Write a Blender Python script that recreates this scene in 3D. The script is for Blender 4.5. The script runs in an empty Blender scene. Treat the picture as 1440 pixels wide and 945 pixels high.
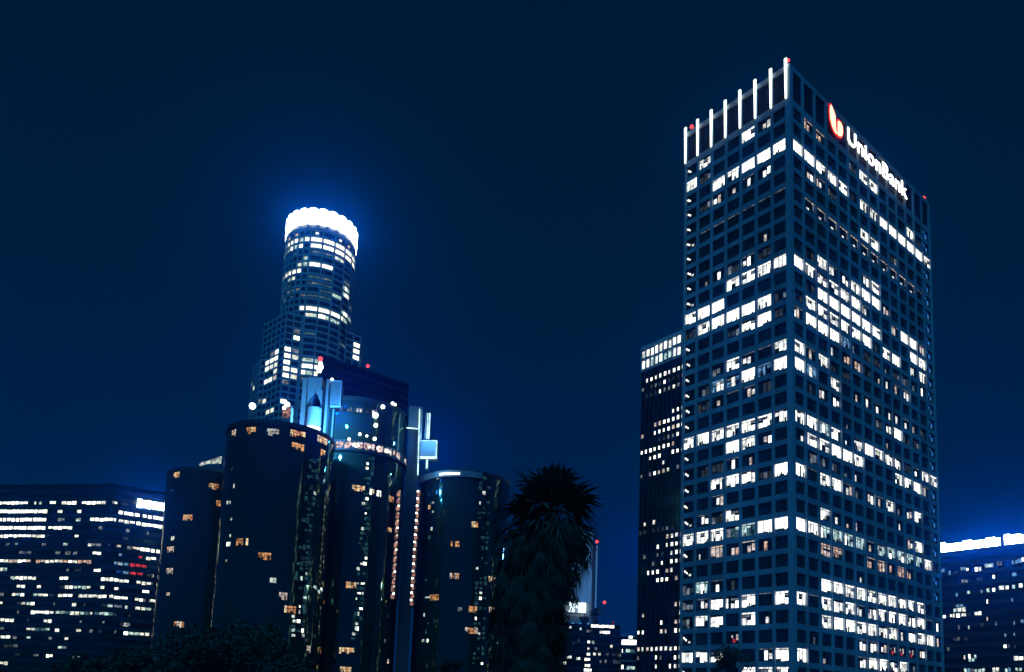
import bpy, bmesh, math, random
from mathutils import Vector, Matrix

random.seed(7)
S = bpy.context.scene
COL = S.collection
CZ = 9.0                                   # camera height above the ground

# ------------------------------------------------------------------ camera
FPX, CPX, CPY = 1070.12, 720.0, 850.16     # focal length and principal point (px of a 1440 x 945 frame)
PIT, ROL = 0.124249, -0.0386123
F = Vector((0, math.cos(PIT), math.sin(PIT)))
U0 = Vector((0, -math.sin(PIT), math.cos(PIT)))
R0 = Vector((1, 0, 0))
RV = math.cos(ROL)*R0 - math.sin(ROL)*U0
UV = math.sin(ROL)*R0 + math.cos(ROL)*U0
CAMP = Vector((0, 0, CZ))
cam = bpy.data.objects.new('camera', bpy.data.cameras.new('camera'))
COL.objects.link(cam)
m = Matrix((RV, UV, -F)).transposed().to_4x4()
m.translation = CAMP
cam.matrix_world = m
cam.data.sensor_width = 36.0
cam.data.lens = FPX/1440*36
cam.data.shift_y = (CPY-472.5)/1440
cam.data.clip_end = 6000
S.camera = cam

def ray(px, py):
    return F + RV*((px-CPX)/FPX) - UV*((py-CPY)/FPX)
def at(px, py, Y):                          # the point seen at a pixel, Y metres into the scene
    d = ray(px, py); return CAMP + d*(Y/d.y)
def pix(P):
    d = P-CAMP; z = d.dot(F)
    return CPX+FPX*d.dot(RV)/z, CPY-FPX*d.dot(UV)/z
def on_cyl(px, py, cx, cy, r):              # angle and height where a sight line meets an upright cylinder
    d = ray(px, py)
    a = d.x*d.x+d.y*d.y; b = -2*(d.x*cx+d.y*cy); c = cx*cx+cy*cy-r*r
    q = b*b-4*a*c
    if q < 0: q = 0
    t = (-b-math.sqrt(q))/(2*a)
    p = CAMP+d*t
    return math.atan2(p.y-cy, p.x-cx), p.z

# ------------------------------------------------------------------ materials
MATS = {}
def nm(name):
    mt = bpy.data.materials.new(name); mt.use_nodes = True
    nt = mt.node_tree; nt.nodes.clear()
    out = nt.nodes.new('ShaderNodeOutputMaterial')
    MATS[name] = mt
    return mt, nt, out
def N(nt, t, **kw):
    n = nt.nodes.new(t)
    for k, v in kw.items(): setattr(n, k, v)
    return n
def surf(name, col, rough=.7, spec=.3, metal=0., var=.15, scale=.15, bump=0., vstain=False):
    mt, nt, out = nm(name)
    b = N(nt, 'ShaderNodeBsdfPrincipled'); nt.links.new(b.outputs[0], out.inputs[0])
    b.inputs['Roughness'].default_value = rough; b.inputs['Metallic'].default_value = metal
    b.inputs['Specular IOR Level'].default_value = spec
    tc = N(nt, 'ShaderNodeTexCoord'); mp = N(nt, 'ShaderNodeMapping')
    nt.links.new(tc.outputs['Object'], mp.inputs[0])
    if vstain: mp.inputs['Scale'].default_value = (1, 1, .12)
    no = N(nt, 'ShaderNodeTexNoise'); no.inputs['Scale'].default_value = scale; no.inputs['Detail'].default_value = 6
    nt.links.new(mp.outputs[0], no.inputs['Vector'])
    cr = N(nt, 'ShaderNodeValToRGB')
    lo = [c*(1-var*1.6) for c in col]; hi = [min(1, c*(1+var*1.2)) for c in col]
    cr.color_ramp.elements[0].position = .3; cr.color_ramp.elements[1].position = .7
    cr.color_ramp.elements[0].color = (*lo, 1); cr.color_ramp.elements[1].color = (*hi, 1)
    nt.links.new(no.outputs['Fac'], cr.inputs[0]); nt.links.new(cr.outputs[0], b.inputs['Base Color'])
    if bump:
        bp = N(nt, 'ShaderNodeBump'); bp.inputs['Strength'].default_value = bump
        nt.links.new(no.outputs['Fac'], bp.inputs['Height']); nt.links.new(bp.outputs[0], b.inputs['Normal'])
    return mt
def glow(name, col, st, var=.0, scale=.8, sample=False, lo=.25):
    mt, nt, out = nm(name)
    e = N(nt, 'ShaderNodeEmission'); nt.links.new(e.outputs[0], out.inputs[0])
    e.inputs[0].default_value = (*col, 1); e.inputs[1].default_value = st
    if var:
        tc = N(nt, 'ShaderNodeTexCoord')
        no = N(nt, 'ShaderNodeTexNoise'); no.inputs['Scale'].default_value = scale; no.inputs['Detail'].default_value = 3
        nt.links.new(tc.outputs['Object'], no.inputs['Vector'])
        mr = N(nt, 'ShaderNodeMapRange')
        for i, v in enumerate((.38, .60, st*lo, st)): mr.inputs[i+1].default_value = v
        nt.links.new(no.outputs['Fac'], mr.inputs[0]); nt.links.new(mr.outputs[0], e.inputs[1])
    try: mt.cycles.emission_sampling = 'AUTO' if sample else 'NONE'
    except Exception: pass
    return mt
def mirror_glass(name, col, rough, npan, floor_h, tilt, cyl=True, metal=.75):
    """dark mirrored curtain wall: every pane sits at its own tiny tilt"""
    mt, nt, out = nm(name)
    b = N(nt, 'ShaderNodeBsdfPrincipled'); nt.links.new(b.outputs[0], out.inputs[0])
    b.inputs['Base Color'].default_value = (*col, 1); b.inputs['Roughness'].default_value = rough
    b.inputs['Metallic'].default_value = metal
    tc = N(nt, 'ShaderNodeTexCoord'); sx = N(nt, 'ShaderNodeSeparateXYZ')
    nt.links.new(tc.outputs['Object'], sx.inputs[0])
    def mth(op, a, bb=None, c=None):
        n = N(nt, 'ShaderNodeMath', operation=op)
        for i, v in enumerate((a, bb, c)):
            if v is None: continue
            if isinstance(v, (int, float)): n.inputs[i].default_value = v
            else: nt.links.new(v, n.inputs[i])
        return n.outputs[0]
    if cyl:
        u = mth('MULTIPLY', mth('ARCTAN2', sx.outputs[1], sx.outputs[0]), npan/(2*math.pi))
    else:
        u = mth('MULTIPLY', mth('ADD', sx.outputs[0], sx.outputs[1]), npan)
    v = mth('DIVIDE', sx.outputs[2], floor_h)
    cb = N(nt, 'ShaderNodeCombineXYZ')
    nt.links.new(mth('FLOOR', u), cb.inputs[0]); nt.links.new(mth('FLOOR', v), cb.inputs[1])
    wn = N(nt, 'ShaderNodeTexWhiteNoise', noise_dimensions='2D'); nt.links.new(cb.outputs[0], wn.inputs['Vector'])
    vm = N(nt, 'ShaderNodeVectorMath', operation='SUBTRACT'); nt.links.new(wn.outputs['Color'], vm.inputs[0]); vm.inputs[1].default_value = (.5, .5, .5)
    sc = N(nt, 'ShaderNodeVectorMath', operation='SCALE'); nt.links.new(vm.outputs[0], sc.inputs[0]); sc.inputs['Scale'].default_value = tilt
    ge = N(nt, 'ShaderNodeNewGeometry')
    ad = N(nt, 'ShaderNodeVectorMath', operation='ADD'); nt.links.new(ge.outputs['Normal'], ad.inputs[0]); nt.links.new(sc.outputs[0], ad.inputs[1])
    nz = N(nt, 'ShaderNodeVectorMath', operation='NORMALIZE'); nt.links.new(ad.outputs[0], nz.inputs[0])
    nt.links.new(nz.outputs[0], b.inputs['Normal'])
    # thin dark joints between the panes
    fr = mth('FRACT', v); jo = mth('LESS_THAN', fr, .16)
    mx = N(nt, 'ShaderNodeMix', data_type='RGBA'); nt.links.new(jo, mx.inputs[0])
    mx.inputs[6].default_value = (*col, 1); mx.inputs[7].default_value = (*[c*.82 for c in col], 1)
    nt.links.new(mx.outputs[2], b.inputs['Base Color'])
    return mt

surf('pale_concrete', (.35, .38, .40), .75, .25, var=.2, scale=.12, bump=.05, vstain=True)
surf('corner_concrete', (.42, .45, .47), .75, .25, var=.16, scale=.1, vstain=True)
surf('granite_grid', (.44, .49, .52), .6, .3, var=.14, scale=.2)
surf('dark_stone', (.035, .04, .045), .6, .35, var=.2, scale=.2)
surf('dark_metal', (.025, .03, .033), .8, .2, metal=.0, var=.2, scale=.4)
surf('pale_plaster', (.5, .52, .56), .7, .2, var=.06, scale=.05)
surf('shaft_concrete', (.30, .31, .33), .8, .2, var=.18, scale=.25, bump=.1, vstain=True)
surf('shaded_shaft_concrete', (.075, .08, .085), .8, .2, var=.18, scale=.25, bump=.1, vstain=True)  # shaft concrete with the shade below the lit cap put into its colour
surf('roofing', (.05, .05, .052), .9, .1, var=.2, scale=.3)
surf('asphalt', (.05, .05, .052), .9, .15, var=.2, scale=2., bump=.2)
surf('soil', (.06, .058, .05), .95, .1, var=.3, scale=.3)
surf('kerb_stone', (.3, .3, .29), .85, .15, var=.15, scale=2.)
surf('road_paint', (.75, .75, .72), .6, .2, var=.1, scale=3.)
surf('window_glass', (.022, .05, .04), .15, .7, var=.4, scale=.2)
surf('dark_glass', (.015, .018, .02), .1, .5, var=.3, scale=.1)
surf('mullion', (.05, .053, .056), .5, .4, metal=.3, var=.1)
surf('louvre', (.03, .034, .038), .8, .2, metal=.0, var=.15)
surf('bark', (.05, .045, .04), .95, .1, var=.3, scale=3., bump=.5)
surf('leaf_dark', (.04, .075, .05), .8, .1, var=.35, scale=.8)
surf('frond_green', (.06, .12, .085), .7, .15, var=.35, scale=1.2)
surf('frond_dead', (.045, .066, .048), .9, .08, var=.35, scale=1.5)
mirror_glass('hotel_glass', (.075, .155, .115), .06, 96, 3.1, .05)
mirror_glass('block_glass', (.04, .10, .075), .12, .4, 3.85, .03, cyl=False)
mirror_glass('tower_glass', (.025, .06, .045), .15, .5, 4.0, .02, cyl=False)
glow('office_bright', (.95, .98, 1.0), 3.0, .5, .7, lo=.5)
glow('office_white', (.88, .93, 1.), 1.5, .7, .9, lo=.35)
glow('office_dim', (.45, .55, .75), .42, .7, .9, lo=.2)
glow('office_faint', (.30, .42, .55), .10, .7, .9, lo=.3)
glow('office_rose', (1., .86, .88), .85, .6, .9, lo=.3)
glow('office_warm', (1., .68, .56), .9, .8, 1.1, lo=.15)
glow('office_cyan', (.60, .88, 1.), 1.1, .7, .9, lo=.2)
glow('office_green', (.16, .44, .62), .32, .7, .9, lo=.2)
glow('office_blue', (.20, .50, 1.), .75, .7, .9, lo=.15)
glow('edge_highlight', (.50, .84, 1.), 2.2, .4, .4, lo=.5)
glow('stair_blue', (.03, .26, 1.), .9, .5, 1.5, lo=.2)
glow('office_red', (1., .07, .12), .7, .6, .9, lo=.2)
glow('deep_blue', (.03, .14, 1.), .55, .6, .9, lo=.2)
glow('room_amber', (1., .47, .22), .85, .8, .9, lo=.12)
glow('room_cream', (1., .78, .52), 1.1, .7, .9, lo=.3)
glow('deck_pink', (1., .72, .76), 1.3, .8, 1.2, lo=.08)
glow('lift_salmon', (1., .50, .42), .5, .8, .9, lo=.12)
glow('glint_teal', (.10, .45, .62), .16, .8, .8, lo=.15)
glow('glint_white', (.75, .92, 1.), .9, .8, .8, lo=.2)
glow('fin_light', (.80, .95, 1.), 2.6, sample=True)
glow('crown_light', (.78, .90, 1.), 10., sample=True)
glow('sign_white', (.92, .96, 1.), 3., sample=True)
glow('sign_blue_white', (.70, .84, 1.), 24., sample=True)
glow('sign_small', (.55, .75, 1.), 4., sample=True)
glow('sign_peach', (1., .62, .42), 2.2, sample=True)
glow('sign_red', (1., .03, .03), .9, sample=True)
glow('beacon_red', (1., .06, .08), 2.2, sample=True)
glow('lamp_white', (.85, .93, 1.), 5., sample=True)
glow('flood_blue', (.10, .42, 1.), 2., sample=True)

# ------------------------------------------------------------------ mesh helper
class MB:
    def __init__(s): s.v = []; s.f = []; s.m = []; s.mats = []; s.smooth = set()
    def mi(s, name):
        if name not in s.mats: s.mats.append(name)
        return s.mats.index(name)
    def face(s, pts, mat, smooth=False):
        i = len(s.v); s.v += [Vector(p) for p in pts]; s.f.append(tuple(range(i, i+len(pts)))); s.m.append(s.mi(mat))
        if smooth: s.smooth.add(len(s.f)-1)
    def hexa(s, p, mat):        # p: 4 bottom then 4 top, counter-clockwise from above
        i = len(s.v); s.v += [Vector(q) for q in p]; k = s.mi(mat)
        for q in ((3, 2, 1, 0), (4, 5, 6, 7), (0, 1, 5, 4), (1, 2, 6, 5), (2, 3, 7, 6), (3, 0, 4, 7)):
            s.f.append(tuple(i+j for j in q)); s.m.append(k)
    def fbox(s, fm, u0, u1, z0, z1, d0, d1, mat):   # box in a facade's own frame (along, up, out)
        s.hexa([fm(u0, z0, d1), fm(u1, z0, d1), fm(u1, z0, d0), fm(u0, z0, d0), fm(u0, z1, d1), fm(u1, z1, d1), fm(u1, z1, d0), fm(u0, z1, d0)], mat)
    def fquad(s, fm, u0, u1, z0, z1, d, mat):
        s.face([fm(u0, z0, d), fm(u1, z0, d), fm(u1, z1, d), fm(u0, z1, d)], mat)
    def box(s, c, sx, sy, sz, mat, rz=0):           # c = centre of the base
        M = Matrix.Rotation(rz, 3, 'Z'); c = Vector(c)
        q = [(-1, -1), (1, -1), (1, 1), (-1, 1)]
        s.hexa([c+M@Vector((x*sx/2, y*sy/2, 0)) for x, y in q]+[c+M@Vector((x*sx/2, y*sy/2, sz)) for x, y in q], mat)
    def prism(s, poly, z0, z1, mat, top=None, caps=True):
        n = len(poly); k = s.mi(mat); i = len(s.v)
        s.v += [Vector((x, y, z0)) for x, y in poly]+[Vector((x, y, z1)) for x, y in poly]
        for j in range(n):
            s.f.append((i+j, i+(j+1) % n, i+n+(j+1) % n, i+n+j)); s.m.append(k)
        if caps:
            s.f.append(tuple(i+n+j for j in range(n))); s.m.append(s.mi(top or mat))
            s.f.append(tuple(i+j for j in reversed(range(n)))); s.m.append(s.mi(top or mat))
    def cyl(s, cx, cy, r, z0, z1, mat, n=96, top=None, caps=True, smooth=True, a0=0, a1=None, r1=None):
        full = a1 is None
        a1 = a0+2*math.pi if full else a1
        k = s.mi(mat); i = len(s.v); cnt = n if full else n+1; r1 = r if r1 is None else r1
        A = [a0+(a1-a0)*j/n for j in range(cnt)]
        s.v += [Vector((cx+r*math.cos(a), cy+r*math.sin(a), z0)) for a in A]
        s.v += [Vector((cx+r1*math.cos(a), cy+r1*math.sin(a), z1)) for a in A]
        for j in range(n):
            j2 = (j+1) % cnt
            s.f.append((i+j, i+j2, i+cnt+j2, i+cnt+j)); s.m.append(k)
            if smooth: s.smooth.add(len(s.f)-1)
        if caps:                                    # caps get points of their own, so the wall's normals stay level
            c0 = len(s.v); s.v += s.v[i:i+2*cnt]
            s.f.append(tuple(c0+cnt+j for j in range(cnt))); s.m.append(s.mi(top or mat))
            s.f.append(tuple(c0+j for j in reversed(range(cnt)))); s.m.append(s.mi(top or mat))
    def ring(s, cx, cy, r0, r1, z0, z1, mat, n=96, a0=0, a1=2*math.pi):   # a band with thickness
        k = s.mi(mat); i = len(s.v); full = a1-a0 > 6.28; cnt = n if full else n+1
        for (r, z) in ((r1, z0), (r1, z1), (r0, z1), (r0, z0)):
            s.v += [Vector((cx+r*math.cos(a0+(a1-a0)*j/n), cy+r*math.sin(a0+(a1-a0)*j/n), z)) for j in range(cnt)]
        for q in range(4):
            q2 = (q+1) % 4
            for j in range(n):
                j2 = (j+1) % cnt
                s.f.append((i+q*cnt+j, i+q*cnt+j2, i+q2*cnt+j2, i+q2*cnt+j)); s.m.append(k)
    def ball(s, c, r, mat, n=10):
        c = Vector(c)
        for a in range(n):
            for b in range(n//2):
                def P(a, b):
                    t = 2*math.pi*a/n; f = math.pi*b/(n//2)
                    return c+Vector((math.cos(t)*math.sin(f), math.sin(t)*math.sin(f), -math.cos(f)))*r
                q = [P(a, b), P(a+1, b), P(a+1, b+1), P(a, b+1)]
                if b == 0: q = [q[0], q[2], q[3]]
                elif b == n//2-1: q = q[:3]
                s.face(q, mat, True)
    def tube(s, p0, p1, r0, r1, mat, n=8):
        p0 = Vector(p0); p1 = Vector(p1); d = (p1-p0).normalized()
        a = d.orthogonal().normalized(); b = d.cross(a); i = len(s.v); k = s.mi(mat)
        for p, r in ((p0, r0), (p1, r1)):
            s.v += [p+(a*math.cos(2*math.pi*j/n)+b*math.sin(2*math.pi*j/n))*r for j in range(n)]
        for j in range(n):
            s.f.append((i+j, i+(j+1) % n, i+n+(j+1) % n, i+n+j)); s.m.append(k); s.smooth.add(len(s.f)-1)
        s.f.append(tuple(i+n+j for j in range(n))); s.m.append(k)
        s.f.append(tuple(i+j for j in reversed(range(n)))); s.m.append(k)
    def build(s, name, parent=None, label=None, kind=None):
        me = bpy.data.meshes.new(name)
        if parent is not None:
            inv = parent['_inv'] if isinstance(parent, dict) else parent.matrix_world.inverted()
        V = s.v
        o = bpy.data.objects.new(name, me); COL.objects.link(o)
        if parent is not None:
            inv = WM[parent.name].inverted(); V = [inv@v for v in V]
            o.parent = parent; WM[o.name] = WM[parent.name]
        me.from_pydata([tuple(v) for v in V], [], s.f)
        for n_ in s.mats: me.materials.append(MATS[n_])
        me.polygons.foreach_set('material_index', s.m)
        if s.smooth:
            me.polygons.foreach_set('use_smooth', [i in s.smooth for i in range(len(s.f))])
        me.update()
        if label: o['label'] = label
        if kind: o['kind'] = kind
        return o
WM = {}
def thing(name, label, cat, loc=(0, 0, 0), rz=0, group=None):
    o = bpy.data.objects.new(name, None); COL.objects.link(o)
    o.location = loc; o.rotation_euler = (0, 0, rz); o.empty_display_size = 2
    o['label'] = label; o['category'] = cat
    if group: o['group'] = group
    WM[o.name] = Matrix.Translation(Vector(loc)) @ Matrix.Rotation(rz, 4, 'Z')
    return o
def tag(o, label, cat, group=None):
    o['label'] = label; o['category'] = cat
    if group: o['group'] = group

# ------------------------------------------------------------------ windows
def window(fm, u0, z0, w, h, t, rng, d=.06, mull=True, glass='window_glass'):
    """one window: dark pane, mullions, and behind the pane what the lit room shows"""
    b = MB()
    b.fquad(fm, u0, u0+w, z0, z0+h, d, glass)
    e = d+.03
    def q(a0, a1, c0, c1, mat):
        b.fquad(fm, u0+w*a0, u0+w*a1, z0+h*c0, z0+h*c1, e, mat)
    sets = {'F': ('office_bright',), 'L': ('office_bright', 'office_bright', 'office_white'), 'B': ('office_blue', 'office_white', 'office_blue'),
            'c': ('office_cyan', 'office_bright', 'office_cyan'), 'g': ('office_green', 'office_dim', 'office_green', 'office_cyan'),
            'W': ('office_warm', 'office_rose', 'office_rose'), 'w': ('office_warm', 'office_warm', 'office_rose'),
            'p': ('office_white', 'office_bright', 'office_rose'), 'd': ('office_dim', 'office_faint', 'office_faint'),
            's': ('office_white', 'office_rose', 'office_dim'), 'r': ('office_red', 'office_rose'), '-': ('office_rose',), 'h': ('office_rose',)}
    if t in sets:
        ms = sets[t]
        nb = 3
        cells = [(.03, .33), (.36, .64), (.67, .97)]
        if t == 'F':
            q(.0, 1, .84, 1, 'office_bright')
            for a, c in cells:
                z = 0.
                if rng.random() < .5: z = rng.choice((.06, .1, .16))
                q(a-.03, c+.03, z, .86, 'office_bright')
                if rng.random() < .6:
                    k = rng.uniform(a-.03, c-.1); b.fbox(fm, u0+w*k, u0+w*(k+rng.uniform(.06, .13)), z0, z0+h*rng.uniform(.1, .34), e+.01, e+.05, 'mullion')
                if rng.random() < .5:
                    k = rng.uniform(a, c-.08); b.fbox(fm, u0+w*k, u0+w*(k+.07), z0+h*.80, z0+h*.86, e+.01, e+.05, 'mullion')
        elif t in 'LBcgW':
            strong = ms[0]
            if rng.random() < .85: q(.02, .98, .88, .99, strong if rng.random() < .7 else ms[-1])
            for i, (a, c) in enumerate(cells):
                r = rng.random()
                mat = rng.choice(ms)
                zt = .80 if rng.random() < .75 else .88
                if r < .62:
                    zb = rng.choice((0, .04, .1, .18)); q(a-.02, c+.02, zb, zt+.02, mat)
                    if rng.random() < .35:                 # furniture against the light
                        k = rng.uniform(a, c-.12); b.fbox(fm, u0+w*k, u0+w*(k+.12), z0+h*zb, z0+h*rng.uniform(.25, .5), e+.01, e+.05, 'mullion')
                elif r < .80:                             # half-drawn blind
                    q(a, c, .02, rng.uniform(.38, .6), mat); q(a, c, .64, zt, 'office_dim' if t in 'LBc' else ms[-1])
                elif r < .92:
                    k = rng.uniform(.35, .65); q(a, a+(c-a)*k, .05, zt, mat)
                    if rng.random() < .5: q(a+(c-a)*(k+.12), c, .3, zt, ms[-1])
                else:
                    q(a, c, rng.uniform(.45, .6), zt, ms[-1])
        elif t in 'pw':
            if rng.random() < .6: q(.04, .96, .92, .985, 'office_dim' if t == 'p' else 'office_rose')
            k = rng.choice(((0, 1), (1, 2), (1,), (1, 2), (0, 1, 2) if t == 'w' else (1,)))
            for i in k:
                a, c = cells[i]; q(a+.03, c-.03, rng.choice((.05, .1, .2)), rng.choice((.62, .76, .82)), rng.choice(ms))
        elif t == 's':
            a = rng.uniform(.15, .7); q(a, a+rng.uniform(.12, .22), .08, rng.uniform(.35, .75), rng.choice(ms))
        elif t == 'r':
            a = rng.uniform(.2, .5); q(a, a+.2, .1, .4, 'office_red'); q(a+.25, a+.4, .3, .75, 'office_rose'); q(a-.1, a, .5, .7, 'office_rose')
        elif t == 'd':
            for a, c in cells:
                if rng.random() < .75: q(a+.02, c-.02, rng.choice((.05, .2)), rng.choice((.6, .8)), rng.choice(ms))
        elif t == '-':
            q(.05, .97, .92, .99, 'office_dim')
        elif t == 'h':
            q(.04, .97, .91, .99, 'office_rose'); q(.90, .97, .25, .9, 'office_dim')
            a = rng.uniform(.3, .45); q(a, a+.22, .12, .28, 'office_white')
    elif t == 'x':                                        # stair lamp showing at the corner bay
        a = rng.uniform(.10, .18)
        b.face([fm(u0+w*a, z0+h*.62, e), fm(u0+w*(a+.26), z0+h*.36, e), fm(u0+w*(a+.30), z0+h*.50, e), fm(u0+w*(a+.04), z0+h*.76, e)], 'office_bright')
        if rng.random() < .3: q(.55, .72, .2, .38, 'office_white')
    elif t == 'y':
        q(.12, .42, .62, .86, 'stair_blue'); q(.42, .66, .25, .62, 'stair_blue'); q(.5, .64, .2, .34, 'office_blue')
    if mull:
        for a in (.345, .655):
            b.fbox(fm, u0+w*a-.05, u0+w*a+.05, z0, z0+h, d+.045, d+.12, 'mullion')
    return b
def area_px(b):
    P = [pix(v) for v in b.v[:4]]
    A = 0
    for i in range(4):
        x0, y0 = P[i]; x1, y1 = P[(i+1) % 4]; A += x0*y1-x1*y0
    ok = all(-5 < x < 1445 and -5 < y < 950 for x, y in P)
    return abs(A)/2 if ok else abs(A)*.001
def emit_windows(lst, root, first=100):
    """the windows that show largest are parts of their own, the many small others one part"""
    lst.sort(key=lambda b: -area_px(b))
    if len(lst) <= first+5: first = len(lst)
    for b in lst[:first]: b.build('window', root)
    if len(lst) > first:
        t = MB()
        for b in lst[first:]:
            i = len(t.v); t.v += b.v
            for f, k in zip(b.f, b.m): t.f.append(tuple(i+j for j in f)); t.m.append(t.mi(b.mats[k]))
        t.build('window', root, kind='stuff')
def beacon(P, root, r=.55, post=1.2):
    b = MB(); P = Vector(P)
    b.tube(P-Vector((0, 0, post)), P, .12, .12, 'dark_metal', 6); b.ball(P+Vector((0, 0, r*.6)), r, 'beacon_red')
    return b.build('beacon', root)

# ================================================================== 1. big office tower with the fins
TX, TY, TA = 57.1996, 153.7132, 0.894599
dl = Vector((-math.cos(TA), math.sin(TA), 0)); dr = Vector((math.sin(TA), math.cos(TA), 0))
C0 = Vector((TX, TY, 0)); WL, WR = 4.0582, 5.0752; FH = 3.9; H0 = 124.38+CZ
LL, LR = 7*WL, 14*WR
def fL(u, z, d): return C0 + dl*(LL-u) - dr*d + Vector((0, 0, z))       # u runs left to right as seen
def fR(u, z, d): return C0 + dr*u - dl*d + Vector((0, 0, z))
tower = thing('office_tower', 'tall pale concrete office tower with a deep window grid and seven gaps between white light fins on top', 'office tower', C0, math.pi/2-TA)
tower['label'] = 'tall concrete-gridded office tower with scattered lit floors and white light fins on its crown'
b = MB()
TOP = 143.3+CZ
poly = [(C0+v).xy for v in (Vector(), dr*LR, dr*LR+dl*LL, dl*LL)]
b.prism([tuple(p) for p in poly], 0, 134.1+CZ, 'dark_glass', 'roofing')
b.build('core', tower)
b = MB()                                                   # recessed louvred plant floor and parapet
ins = .25
poly2 = [(C0+v).xy for v in (dr*ins+dl*ins, dr*(LR-ins)+dl*ins, dr*(LR-ins)+dl*(LL-ins), dr*ins+dl*(LL-ins))]
b.prism([tuple(p) for p in poly2], 134.15+CZ, TOP-.4, 'dark_stone', 'roofing')
b.build('plant_floor', tower)
b = MB()
for fm, L, n in ((fL, LL, 7), (fR, LR, 14)):
    for c in range(n):
        w = L/n
        k = int(w/.55)
        for i in range(k):
            u = c*w+w*(i+.5)/k
            b.fbox(fm, u-.07, u+.07, 134.3+CZ, 142.1+CZ, -.22, .05, 'louvre')
b.build('louvre_screen', tower)
b = MB()
for fm, L in ((fL, LL), (fR, LR)): b.fbox(fm, -.35 if fm is fL else .36, L+(.35 if fm is fR else -.36), 142.15+CZ, TOP, -.3, .34, 'pale_concrete')
b.box(C0-dl*0-dr*0+Vector((0, 0, 142.16+CZ)), .7, .7, 1.13, 'corner_concrete', math.pi/2-TA)
b.build('parapet', tower)
def column(fm, u, w, d, top, mat='pale_concrete'):
    b = MB(); b.fbox(fm, u-w/2, u+w/2, 0, top, -.1, d, mat); b.build('column', tower)
for c in range(7): column(fL, c*WL if c else .29, .58, .55, 142.1+CZ)
for c in range(1, 15): column(fR, c*WR if c < 14 else LR-.29, .58, .55, 142.1+CZ)
b = MB(); b.box(C0-(dl+dr)*.0+Vector((0, 0, 0)), 1.25, 1.25, 142.12+CZ, 'corner_concrete', math.pi/2-TA); b.build('corner_column', tower)
OH = 2.72
ztop = None
for k in range(-0, 36):
    zc = H0-FH*(k-2); z1 = zc-OH/2; z0 = z1-(FH-OH)
    if z0 < .5: break
    b = MB()
    for fm, L, n in ((fL, LL, 7), (fR, LR, 14)):
        for c in range(n):
            w = L/n; b.fbox(fm, c*w+.29, (c+1)*w-.29, z0, z1, -.08, .30, 'pale_concrete')
    b.build('spandrel', tower)
b = MB()
for fm, L, n in ((fL, LL, 7), (fR, LR, 14)):
    for c in range(n):
        w = L/n; b.fbox(fm, c*w+.29, (c+1)*w-.29, H0+2*FH+OH/2, 134.3+CZ+.9, -.08, .30, 'pale_concrete')
b.build('spandrel', tower)
LROWS = ['.L..Lp.', 'Ld.....', '..LLFFF', '.dpppp.', '.......', '-------', '.......', '.....s.', '.spdpd.', '...LLLL', 'LFF....', 'dLFFFLd',
         '...dLFd', '.......', '..dLp-L', '.dBBFBF', '.dp-pd.', '.......', 'LLLLLLL', '...FLp.', '.ddps..', '..LLLdF', '..pd...', '.pdL...',
         'LLLggFF', '.sWwww.', '.......', 'dcpd...', 'dpLLL-L', 'dLL.Ls.', 's..r...', 'LLL..pL', '....LLL']
RROWS = ['.ww..dLL......', '...........Ld.', 'FFLLLdLLFFFFFL', '.ppd..........', '......LL.d....', '.hhhhhhhhhhh-.', '..............', '......pL......',
         '.dLppLFFp.....', 'LLLLLLp..pFFp.', '.dFFFFFL...LL.', 'dLLLLLFdLF.pL.', 'pFFFBsddsddsp.', '...swwdsspp...', 'LpLdd.........', 'FB.L.sppsppsd.',
         '.dpp...dpFdd..', '....s...s.....', 'LLcLsLFLLLdpLL', 'sLLFFL...LLFp.', '.dddss........', 'L-LLpsppLspL..', '.........s....', '..Lpss....pL..',
         'LLccccpcccccLd', '..WW..wwwww...', '.....s........', '..LLLLLLLLLL..', 'L-LLLpLLLLLL-p', '..LLLLLLLpLLLp', '.s...ppprrrp..', 'L.s..pLLLLs...', '..............']
rng = random.Random(11)
wins = []
for k in range(33):
    zc = H0-FH*(k-2)
    for c in range(7):
        t = LROWS[k][c]
        if c == 0 and t in '.-s': t = 'x'
        u = c*WL+.29; w = WL-.58
        if c == 6: w -= .32
        wins.append(window(fL, u, zc-OH/2, w, OH, t, rng))
    for c in range(14):
        t = RROWS[k][c]
        if c == 13 and t in '.-': t = 'y' if k < 27 else '.'
        u = c*WR+.29; w = WR-.58
        if c == 0: u += .32; w -= .32
        wins.append(window(fR, u, zc-OH/2, w, OH, t, rng))
emit_windows(wins, tower)
for c in range(8):                                         # the white light fins on the columns
    u = LL-c*WL
    if c == 0: u -= .3
    if c == 7: u += .36
    b = MB()
    z0, z1 = 134.8+CZ, 144.5+CZ
    p = [fL(u-.17, z0, .88), fL(u+.17, z0, .88), fL(u+.17, z0, .60), fL(u-.17, z0, .60), fL(u-.29, z1, .95), fL(u+.29, z1, .95), fL(u+.29, z1, .60), fL(u-.29, z1, .60)]
    b.hexa(p, 'fin_light'); b.build('light_fin', tower)
beacon(C0+dl*.4+dr*.4+Vector((0, 0, 144.6+CZ)), tower, .40)
beacon(C0+dl*(LL-1.2)+dr*.6+Vector((0, 0, 144.7+CZ)), tower, .50)
beacon(C0+dr*(LR-1.4)+dl*.5+Vector((0, 0, 143.9+CZ)), tower, .60)

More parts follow.
